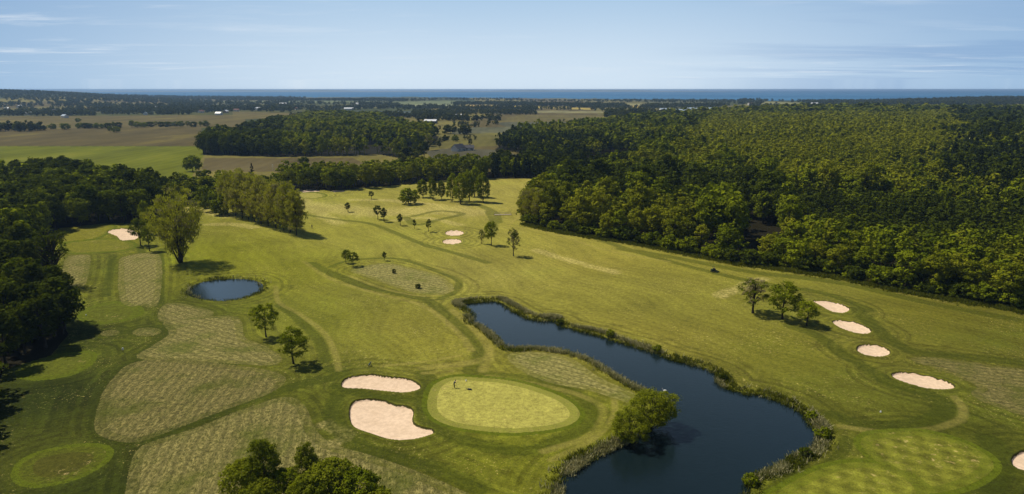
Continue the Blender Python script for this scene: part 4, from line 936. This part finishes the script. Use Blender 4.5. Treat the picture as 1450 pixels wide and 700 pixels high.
def person(J, loc, rz, label, shirt, trou, cat='person'):
    """J: joint name -> (position, radius); one skinned surface, limbs tapering; clothing by region of the body"""
    E = [('pelvis','chest'),('chest','neck'),('neck','head'),('chest','shl'),('shl','ell'),('ell','wrl'),('wrl','hal'),('chest','shr'),('shr','elr'),('elr','wrr'),('wrr','har'),('pelvis','hpl'),('hpl','knl'),('knl','anl'),('anl','tol'),('pelvis','hpr'),('hpr','knr'),('knr','anr'),('anr','tor')]
    names = list(J); me = bpy.data.meshes.new('body'); me.from_pydata([J[n][0] for n in names], [(names.index(a), names.index(b)) for a, b in E], [])
    o = link('person', me); md = o.modifiers.new('s', 'SKIN'); 
    for n, sv in zip(names, me.skin_vertices[0].data): sv.radius = (J[n][1], J[n][1]); sv.use_root = (n == 'pelvis')
    o.modifiers.new('u', 'SUBSURF').levels = 1
    dg = bpy.context.evaluated_depsgraph_get(); me2 = bpy.data.meshes.new_from_object(o.evaluated_get(dg)); o.modifiers.clear(); o.data = me2; me2.name = 'body'
    me2.materials.clear()
    for m in (M_SKIN, shirt, trou, M_RUB): me2.materials.append(m)
    seg = []
    for a, b in E: seg.append((np.array(J[a][0]), np.array(J[b][0]), {'neck': 0, 'head': 0, 'wrl': 0, 'wrr': 0, 'hal': 0, 'har': 0}.get(b, 1 if b in ('chest', 'shl', 'shr', 'ell', 'elr') else 2 if b in ('hpl','hpr','knl','knr','anl','anr') else 3)))
    for p in me2.polygons:
        c = np.array(p.center); best = min(seg, key=lambda s: np.linalg.norm(c - (s[0] + np.clip(np.dot(c - s[0], s[1] - s[0]) / (np.dot(s[1] - s[0], s[1] - s[0]) + 1e-9), 0, 1) * (s[1] - s[0])))); p.material_index = best[2]; p.use_smooth = True
    o.location = loc; o.rotation_euler = (0, 0, rz); props(o, label, cat)
    h = Vector(J['head'][0]); bm = bmesh.new(); ball(bm, h + Vector((0, -.015, .05)), .115, 1, 1.1, .95); bmo('hair', bm, M_HAIR, o)
    for s, sh in (('l', 'hal'), ('r', 'har')):
        hp = Vector(J[sh][0]); bm = bmesh.new()
        for q in range(4): cyl(bm, hp + Vector((-.03 + q * .02, .01, -.01)), hp + Vector((-.03 + q * .02, .045, -.05 - .006 * q)), .009, .007, 6)
        cyl(bm, hp + Vector((.03, -.01, 0)), hp + Vector((.05, .03, -.03)), .010, .008, 6); bmo('fingers', bm, M_SKIN, o, smooth=True)
    return o
def gz(x, y): return float(ground_z(np.array([x]), np.array([y]))[0])
# golfer putting, bent over the ball
x, y = G(643.5, 547.5)
J = dict(pelvis=((0,-.12,.93),.15), chest=((0,.10,1.30),.155), neck=((0,.20,1.46),.06), head=((0,.28,1.60),.105), shl=((-.19,.14,1.38),.07), ell=((-.20,.26,1.12),.05), wrl=((-.06,.40,.93),.035), hal=((-.02,.43,.87),.04), shr=((.19,.14,1.38),.07), elr=((.20,.26,1.12),.05), wrr=((.06,.40,.90),.035), har=((.02,.43,.82),.04),
    hpl=((-.11,-.10,.86),.105), knl=((-.15,.02,.48),.07), anl=((-.16,-.04,.09),.045), tol=((-.17,.13,.045),.045), hpr=((.11,-.10,.86),.105), knr=((.15,.02,.48),.07), anr=((.16,-.04,.09),.045), tor=((.17,.13,.045),.045))
person(J, (x, y, gz(x, y)), -1.2, 'golfer in dark blue bending over a putt on the near green', M_NAVY, M_TROU)
e = empty('putter', (x, y, gz(x, y)), -1.2); props(e, 'putter held by the golfer on the near green', 'golf club')
bm = bmesh.new(); cyl(bm, (0, .43, .95), (0, .62, .06), .014, .010, 8); bmo('shaft', bm, M_METAL, e); bm = bmesh.new(); bx(bm, -.06, .06, .59, .64, .01, .055); bmo('club_head', bm, M_METAL, e)
# bag lying on the green
def golf_bag(loc, rz, tilt, label, mat=M_NAVY, scale=1):
    e = empty('golf_bag', loc, rz); props(e, label, 'golf bag'); e.rotation_euler = (tilt, 0, rz)
    bm = bmesh.new(); cyl(bm, (0, 0, 0), (0, 0, .82), .13, .15, 14); ball(bm, (0, -.14, .3), .1, 1.1, .6, 2.2); bmo('bag', bm, mat, e); bm = bmesh.new(); cyl(bm, (0, 0, .80), (0, 0, .86), .16, .16, 14); bmo('rim', bm, M_RUB, e)
    for q in range(6):
        a = q * 1.05; c = (math.cos(a) * .08, math.sin(a) * .08); bm = bmesh.new(); cyl(bm, (*c, .6), (*c, 1.08 + .03 * (q % 3)), .01, n=6); ball(bm, (c[0], c[1], 1.1 + .03 * (q % 3)), .045, 1.3, .8, .8, 8, 6); bmo('club', bm, M_METAL if q % 2 else M_RUB, e)
    return e
x, y = G(668, 550.5); golf_bag((x, y, gz(x, y) + .13), 1.3, -PI / 2 + .05, 'small dark golf bag lying on the near green')
# push trolley with bag
x, y = G(524, 519.5); t = empty('golf_trolley', (x, y, gz(x, y)), .8); props(t, 'dark golf trolley parked above the long upper bunker', 'golf trolley')
for sx in (-.33, .33):
    bm = bmesh.new(); cyl(bm, (sx - .025, 0, .16), (sx + .025, 0, .16), .16, n=20); w_ = bmo('wheel', bm, M_RUB, t); bm = bmesh.new(); cyl(bm, (sx - .03, 0, .16), (sx + .03, 0, .16), .08, n=14); bmo('rim', bm, M_METAL, w_)
bm = bmesh.new(); cyl(bm, (-.33, 0, .16), (.33, 0, .16), .015, n=8); cyl(bm, (0, .45, .1), (0, -.45, 1.08), .02, n=8); cyl(bm, (0, .45, .1), (0, .1, .16), .02, n=8); bmo('frame', bm, M_METAL, t)
bm = bmesh.new(); cyl(bm, (0, .47, .09), (.05, .47, .09), .09, n=14); bmo('wheel', bm, M_RUB, t); bm = bmesh.new(); cyl(bm, (-.14, -.45, 1.08), (.14, -.45, 1.08), .02, n=8); bmo('handle', bm, M_RUB, t)
a = Vector((.0, .34, .22)); golf_bag((x + a.x * math.cos(.8) - a.y * math.sin(.8), y + a.x * math.sin(.8) + a.y * math.cos(.8), gz(x, y) + .26), .8, .72, 'blue golf bag strapped upright on the dark trolley', M_BLUEC)
# far golfer standing near the poplars
x, y = G(442, 324.5); J2 = {k: list(v) for k, v in dict(pelvis=((0,0,.97),.15), chest=((0,0,1.33),.16), neck=((0,.01,1.5),.06), head=((0,.03,1.65),.105), shl=((-.2,0,1.42),.07), ell=((-.26,.03,1.14),.05), wrl=((-.25,.15,.92),.035), hal=((-.24,.19,.85),.04), shr=((.2,0,1.42),.07), elr=((.26,.03,1.14),.05), wrr=((.25,.15,.92),.035), har=((.24,.19,.85),.04),
    hpl=((-.1,0,.9),.105), knl=((-.12,.08,.5),.07), anl=((-.13,-.02,.09),.045), tol=((-.14,.15,.045),.045), hpr=((.1,0,.9),.105), knr=((.12,-.04,.5),.07), anr=((.14,-.18,.1),.045), tor=((.14,-.02,.045),.045)).items()}
person(J2, (x, y, gz(x, y)), .5, 'distant golfer in dark clothes walking right of the poplar row', M_NAVY, M_TROU)
# ride-on mower with driver
x, y = G(1011, 386); mz = gz(x, y); rm = -1.25; m = empty('ride_on_mower', (x, y, mz), rm); props(m, 'dark ride-on mower working along the right fairway', 'mower')
bm = bmesh.new(); bx(bm, -.5, .5, -.9, .9, .42, .62); bx(bm, -.42, .42, -1.15, -.35, .62, 1.05); bmesh.ops.bevel(bm, geom=bm.edges[:], offset=.05, segments=2, affect='EDGES'); bmo('body', bm, M_GRN, m)
bm = bmesh.new(); bx(bm, -.95, .95, .95, 1.45, .14, .36); bx(bm, -1.25, -.7, .2, .75, .14, .36); bx(bm, .7, 1.25, .2, .75, .14, .36); bx(bm, -.05, .05, .7, 1.0, .3, .5); bmo('cutting_deck', bm, M_GRN, m)
for (sx, sy, rr_) in [(-.62,.62,.34),(.62,.62,.34),(-.5,-.8,.26),(.5,-.8,.26)]:
    bm = bmesh.new(); cyl(bm, (sx - .13, sy, rr_), (sx + .13, sy, rr_), rr_, n=20); w_ = bmo('wheel', bm, M_RUB, m); bm = bmesh.new(); cyl(bm, (sx - .14, sy, rr_), (sx + .14, sy, rr_), rr_ * .5, n=14); bmo('rim', bm, M_YEL, w_)
bm = bmesh.new(); bx(bm, -.26, .26, -.3, .2, .72, .84); bx(bm, -.26, .26, -.36, -.24, .84, 1.3); bmo('seat', bm, M_RUB, m)
bm = bmesh.new(); cyl(bm, (-.42, -.45, .6), (-.42, -.5, 2.0), .03, n=8); cyl(bm, (.42, -.45, .6), (.42, -.5, 2.0), .03, n=8); cyl(bm, (-.42, -.5, 2.0), (.42, -.5, 2.0), .03, n=8); bmo('roll_bar', bm, M_RUB, m)
bm = bmesh.new(); cyl(bm, (0, .62, .62), (0, .45, 1.08), .025, n=8); bmesh.ops.create_cone(bm, cap_ends=True, segments=16, radius1=.18, radius2=.18, depth=.03, matrix=Matrix.Translation((0, .44, 1.1)) @ Matrix.Rotation(.4, 4, 'X')); bmo('steering_wheel', bm, M_RUB, m)
J3 = dict(pelvis=((0,-.05,.93),.15), chest=((0,-.08,1.3),.16), neck=((0,-.05,1.47),.06), head=((0,-.02,1.62),.105), shl=((-.2,-.06,1.38),.07), ell=((-.25,.1,1.14),.05), wrl=((-.16,.33,1.12),.035), hal=((-.14,.40,1.13),.04), shr=((.2,-.06,1.38),.07), elr=((.25,.1,1.14),.05), wrr=((.16,.33,1.12),.035), har=((.14,.40,1.13),.04),
    hpl=((-.12,0,.92),.105), knl=((-.16,.42,.98),.07), anl=((-.17,.60,.70),.045), tol=((-.17,.74,.67),.045), hpr=((.12,0,.92),.105), knr=((.16,.42,.98),.07), anr=((.17,.60,.70),.045), tor=((.17,.74,.67),.045))
person(J3, (x, y, mz), rm, 'mower driver in dark clothes seated on the ride-on mower', M_NAVY, M_TROU)
# swan on the pond
x, y = G(941, 554.5, WATER_Z); s = empty('swan', (x, y, WATER_Z - .06), 1.35); props(s, 'white swan floating on the long pond beyond the round willow', 'swan')
P_ = [((0,-.42,.22),.06),((0,-.2,.2),.17),((0,.05,.17),.2),((0,.25,.18),.13),((0,.36,.34),.06),((0,.36,.55),.05),((0,.42,.70),.045),((0,.50,.68),.05)]
me = bpy.data.meshes.new('body'); me.from_pydata([p for p, _ in P_], [(i, i + 1) for i in range(len(P_) - 1)], []); o = link('body', me); o.modifiers.new('s', 'SKIN')
for (p, q), sv in zip(P_, me.skin_vertices[0].data): sv.radius = (q * 1.1, q)
o.modifiers.new('u', 'SUBSURF').levels = 2; dg = bpy.context.evaluated_depsgraph_get(); me2 = bpy.data.meshes.new_from_object(o.evaluated_get(dg)); o.modifiers.clear(); o.data = me2; me2.materials.append(M_WPAINT); o.parent = s
for p in me2.polygons: p.use_smooth = True
for sx in (-1, 1): bm = bmesh.new(); ball(bm, (sx * .13, -.1, .28), .2, .45, 1.7, .6); bmo('wing', bm, M_WPAINT, s, smooth=True)
bm = bmesh.new(); cyl(bm, (0, .53, .67), (0, .64, .63), .028, .01, 8); bmo('beak', bm, M_BEAK, s)
# tee marker posts and ball washer
x, y = G(174.5, 499.5); b_ = empty('ball_washer', (x, y, gz(x, y))); props(b_, 'white topped ball washer post beside the shaded left tee', 'ball washer')
bm = bmesh.new(); cyl(bm, (0, 0, 0), (0, 0, .75), .05, n=10); bmo('post', bm, M_RUB, b_); bm = bmesh.new(); cyl(bm, (0, 0, .72), (0, 0, 1.1), .2, .17, 14); ball(bm, (0, 0, 1.12), .17, 1, 1, .6); bmo('head', bm, M_WPAINT, b_)
for px, py, lb in [(1247,584,'white yardage marker on the right fairway below the long bunker'),(122,447,'white tee marker by the darker tee green on the left'),(660,538,'white marker at the back edge of the near green')]:
    x, y = G(px, py); bm = bmesh.new(); cyl(bm, (0, 0, 0), (0, 0, .22), .16, .14, 12); ball(bm, (0, 0, .22), .14, 1, 1, .6); o = bmo('marker', bm, M_WPAINT, loc=(x, y, gz(x, y))); props(o, lb, 'marker')
# thin white weather mast in the brown field
x, y = G(387, 250); w_ = empty('weather_mast', (x, y, 0)); props(w_, 'thin white mast behind the poplar row', 'mast'); bm = bmesh.new(); cyl(bm, (0, 0, 0), (0, 0, 8), .12, .08, 8); bmo('pole', bm, M_WPAINT, w_); bm = bmesh.new(); cyl(bm, (-.6, 0, 7.2), (.6, 0, 7.2), .06, n=8); ball(bm, (0, 0, 8.1), .3); bmo('sensor_arm', bm, M_WPAINT, w_)
# ditch bridge
x, y = G(712, 305); b_ = empty('footbridge', (x, y, gz(x, y)), .08); props(b_, 'pale plank footbridge over the green ditch', 'footbridge')
bm = bmesh.new()
for i in range(26): bx(bm, -4.2 + i * .32, -4.2 + i * .32 + .3, -.9, .9, .16, .22)
bmo('deck', bm, M_WOOD, b_); 
for sy in (-.7, .7): bm = bmesh.new(); bx(bm, -4.3, 4.3, sy - .08, sy + .08, -.1, .155); bmo('beam', bm, M_WOOD, b_)
for sy in (-.95, .95):
    bm = bmesh.new(); cyl(bm, (-4.1, sy, 1.0), (4.1, sy, 1.0), .05, n=8)
    for q in (-4.1, -1.4, 1.4, 4.1): cyl(bm, (q, sy, .1), (q, sy, 1.0), .05, n=8)
    bmo('railing', bm, M_WOOD, b_)

# ------------------------------------------------------------------ sun, sky, air
SUN_EL = R(54); SUN_AZ = R(-62)      # azimuth from the viewing direction, negative = left
sd = Vector((math.sin(SUN_AZ) * math.cos(SUN_EL), math.cos(SUN_AZ) * math.cos(SUN_EL), math.sin(SUN_EL)))
l = bpy.data.lights.new('sun', 'SUN'); l.energy = 4.7; l.angle = R(.5); l.color = (1, .93, .78); so = bpy.data.objects.new('sun', l); COL.objects.link(so); so.rotation_euler = sd.to_track_quat('Z', 'Y').to_euler()
w = bpy.data.worlds.new('World'); sc.world = w; w.use_nodes = True; nt = w.node_tree; nt.nodes.clear()
def wn(t): return nt.nodes.new(t)
sky = wn('ShaderNodeTexSky'); sky.sky_type = 'NISHITA'; sky.sun_disc = False; sky.sun_elevation = SUN_EL; sky.sun_rotation = SUN_AZ; sky.altitude = 60; sky.air_density = 1.0; sky.dust_density = .6; sky.ozone_density = 2.5
tc = wn('ShaderNodeTexCoord'); sep = wn('ShaderNodeSeparateXYZ'); nt.links.new(tc.outputs['Generated'], sep.inputs[0])
def wm(op, a, b=0.0, clamp=False):
    o = wn('ShaderNodeMath'); o.operation = op; o.use_clamp = clamp
    for i, v in enumerate((a, b)):
        if isinstance(v, bpy.types.NodeSocket): nt.links.new(v, o.inputs[i])
        else: o.inputs[i].default_value = v
    return o.outputs[0]
zc = wm('MAXIMUM', sep.outputs[2], .012); cx = wm('DIVIDE', sep.outputs[0], wm('ADD', zc, .035)); cy = wm('DIVIDE', sep.outputs[1], wm('ADD', zc, .035))
cmb = wn('ShaderNodeCombineXYZ'); nt.links.new(cx, cmb.inputs[0]); nt.links.new(cy, cmb.inputs[1])
def wnoise(sc_, det, loc, scl=(1, 1, 1)):
    mp = wn('ShaderNodeMapping'); nt.links.new(cmb.outputs[0], mp.inputs[0]); mp.inputs[1].default_value = loc; mp.inputs[3].default_value = scl
    o = wn('ShaderNodeTexNoise'); nt.links.new(mp.outputs[0], o.inputs[0]); o.inputs['Scale'].default_value = sc_; o.inputs['Detail'].default_value = det; o.inputs['Roughness'].default_value = .62; o.inputs['Distortion'].default_value = .4; return o.outputs[0]
def wmr(v, a, b, c=0., d=1.):
    o = wn('ShaderNodeMapRange'); o.interpolation_type = 'SMOOTHSTEP'; nt.links.new(v, o.inputs[0])
    for i, q in enumerate((a, b, c, d)): o.inputs[i + 1].default_value = q
    return o.outputs[0]
azm = wm('DIVIDE', sep.outputs[0], wm('MAXIMUM', sep.outputs[1], .05))
c3 = wm('MULTIPLY', wmr(wnoise(.22, 5, (11, 4, 0), (.7, 1.5, 1)), .45, .62), wmr(azm, .15, .6))
c1 = wmr(wnoise(.55, 7, (3, 1, 0), (.8, 1.6, 1)), .50, .78); c2 = wmr(wnoise(.12, 3, (7, 2, 0)), .36, .6)
cl = wm('MULTIPLY', wm('MULTIPLY', c1, c2), .8)
bright = wmr(wm('ABSOLUTE', wm('ADD', azm, .02)), .12, .85, 1., 0.)
SB = 1.13 / .05
def wmix(f, a, b):
    o = wn('ShaderNodeMix'); o.data_type = 'RGBA'
    for s_, v in ((o.inputs[0], f), (o.inputs[6], a), (o.inputs[7], b)):
        if isinstance(v, bpy.types.NodeSocket): nt.links.new(v, s_)
        else: s_.default_value = v if not isinstance(v, tuple) else (*v, 1)
    return o.outputs[2]
hor = wmix(bright, tuple(lin((158, 190, 222)) * SB), tuple(lin((210, 228, 244)) * SB))
upc = wmix(bright, tuple(lin((140, 174, 212)) * SB), tuple(lin((170, 201, 230)) * SB))
veil = wmix(wmr(sep.outputs[2], .01, .15), hor, upc)
base = wmix(wm('MULTIPLY', wmr(sep.outputs[2], .24, .55, 1., 0.), wmr(sep.outputs[1], .1, .65)), sky.outputs[0], veil)  # pale veil added on the view side only, so the sky behind fills less
base = wmix(wm('MULTIPLY', c3, .45), base, tuple(lin((126, 162, 206)) * SB))
mix = wn('ShaderNodeMix'); mix.data_type = 'RGBA'; nt.links.new(cl, mix.inputs[0]); nt.links.new(base, mix.inputs[6]); mix.inputs[7].default_value = (*(lin((226, 236, 246)) * SB), 1)
bg = wn('ShaderNodeBackground'); bg.inputs[1].default_value = .05; nt.links.new(mix.outputs[2], bg.inputs[0]); wo = wn('ShaderNodeOutputWorld'); nt.links.new(bg.outputs[0], wo.inputs[0])
# the air
bm = bmesh.new(); bx(bm, -30000, 30000, -300, 30000, -12, 62.5); 
k = N('air'); k.t.nodes.remove(k.out); k.out = k.n('ShaderNodeOutputMaterial'); pv = k.n('ShaderNodeVolumePrincipled'); pv.inputs['Color'].default_value = (.40, .64, 1, 1); pv.inputs['Density'].default_value = 7.5e-5; pv.inputs['Anisotropy'].default_value = .2
k.t.links.new(pv.outputs[0], k.out.inputs['Volume']);
props(bmo('haze', bm, k.m), 'thin blue air over the whole country', 'haze', kind='stuff')

sc.render.engine = 'CYCLES'; sc.cycles.max_bounces = 5; sc.cycles.diffuse_bounces = 2; sc.cycles.glossy_bounces = 2; sc.cycles.transmission_bounces = 2; sc.cycles.volume_bounces = 0; sc.cycles.caustics_reflective = False; sc.cycles.use_denoising = True
sc.view_settings.view_transform = 'Standard'; sc.view_settings.look = 'None'; sc.view_settings.exposure = -0.18; sc.view_settings.gamma = 1.0
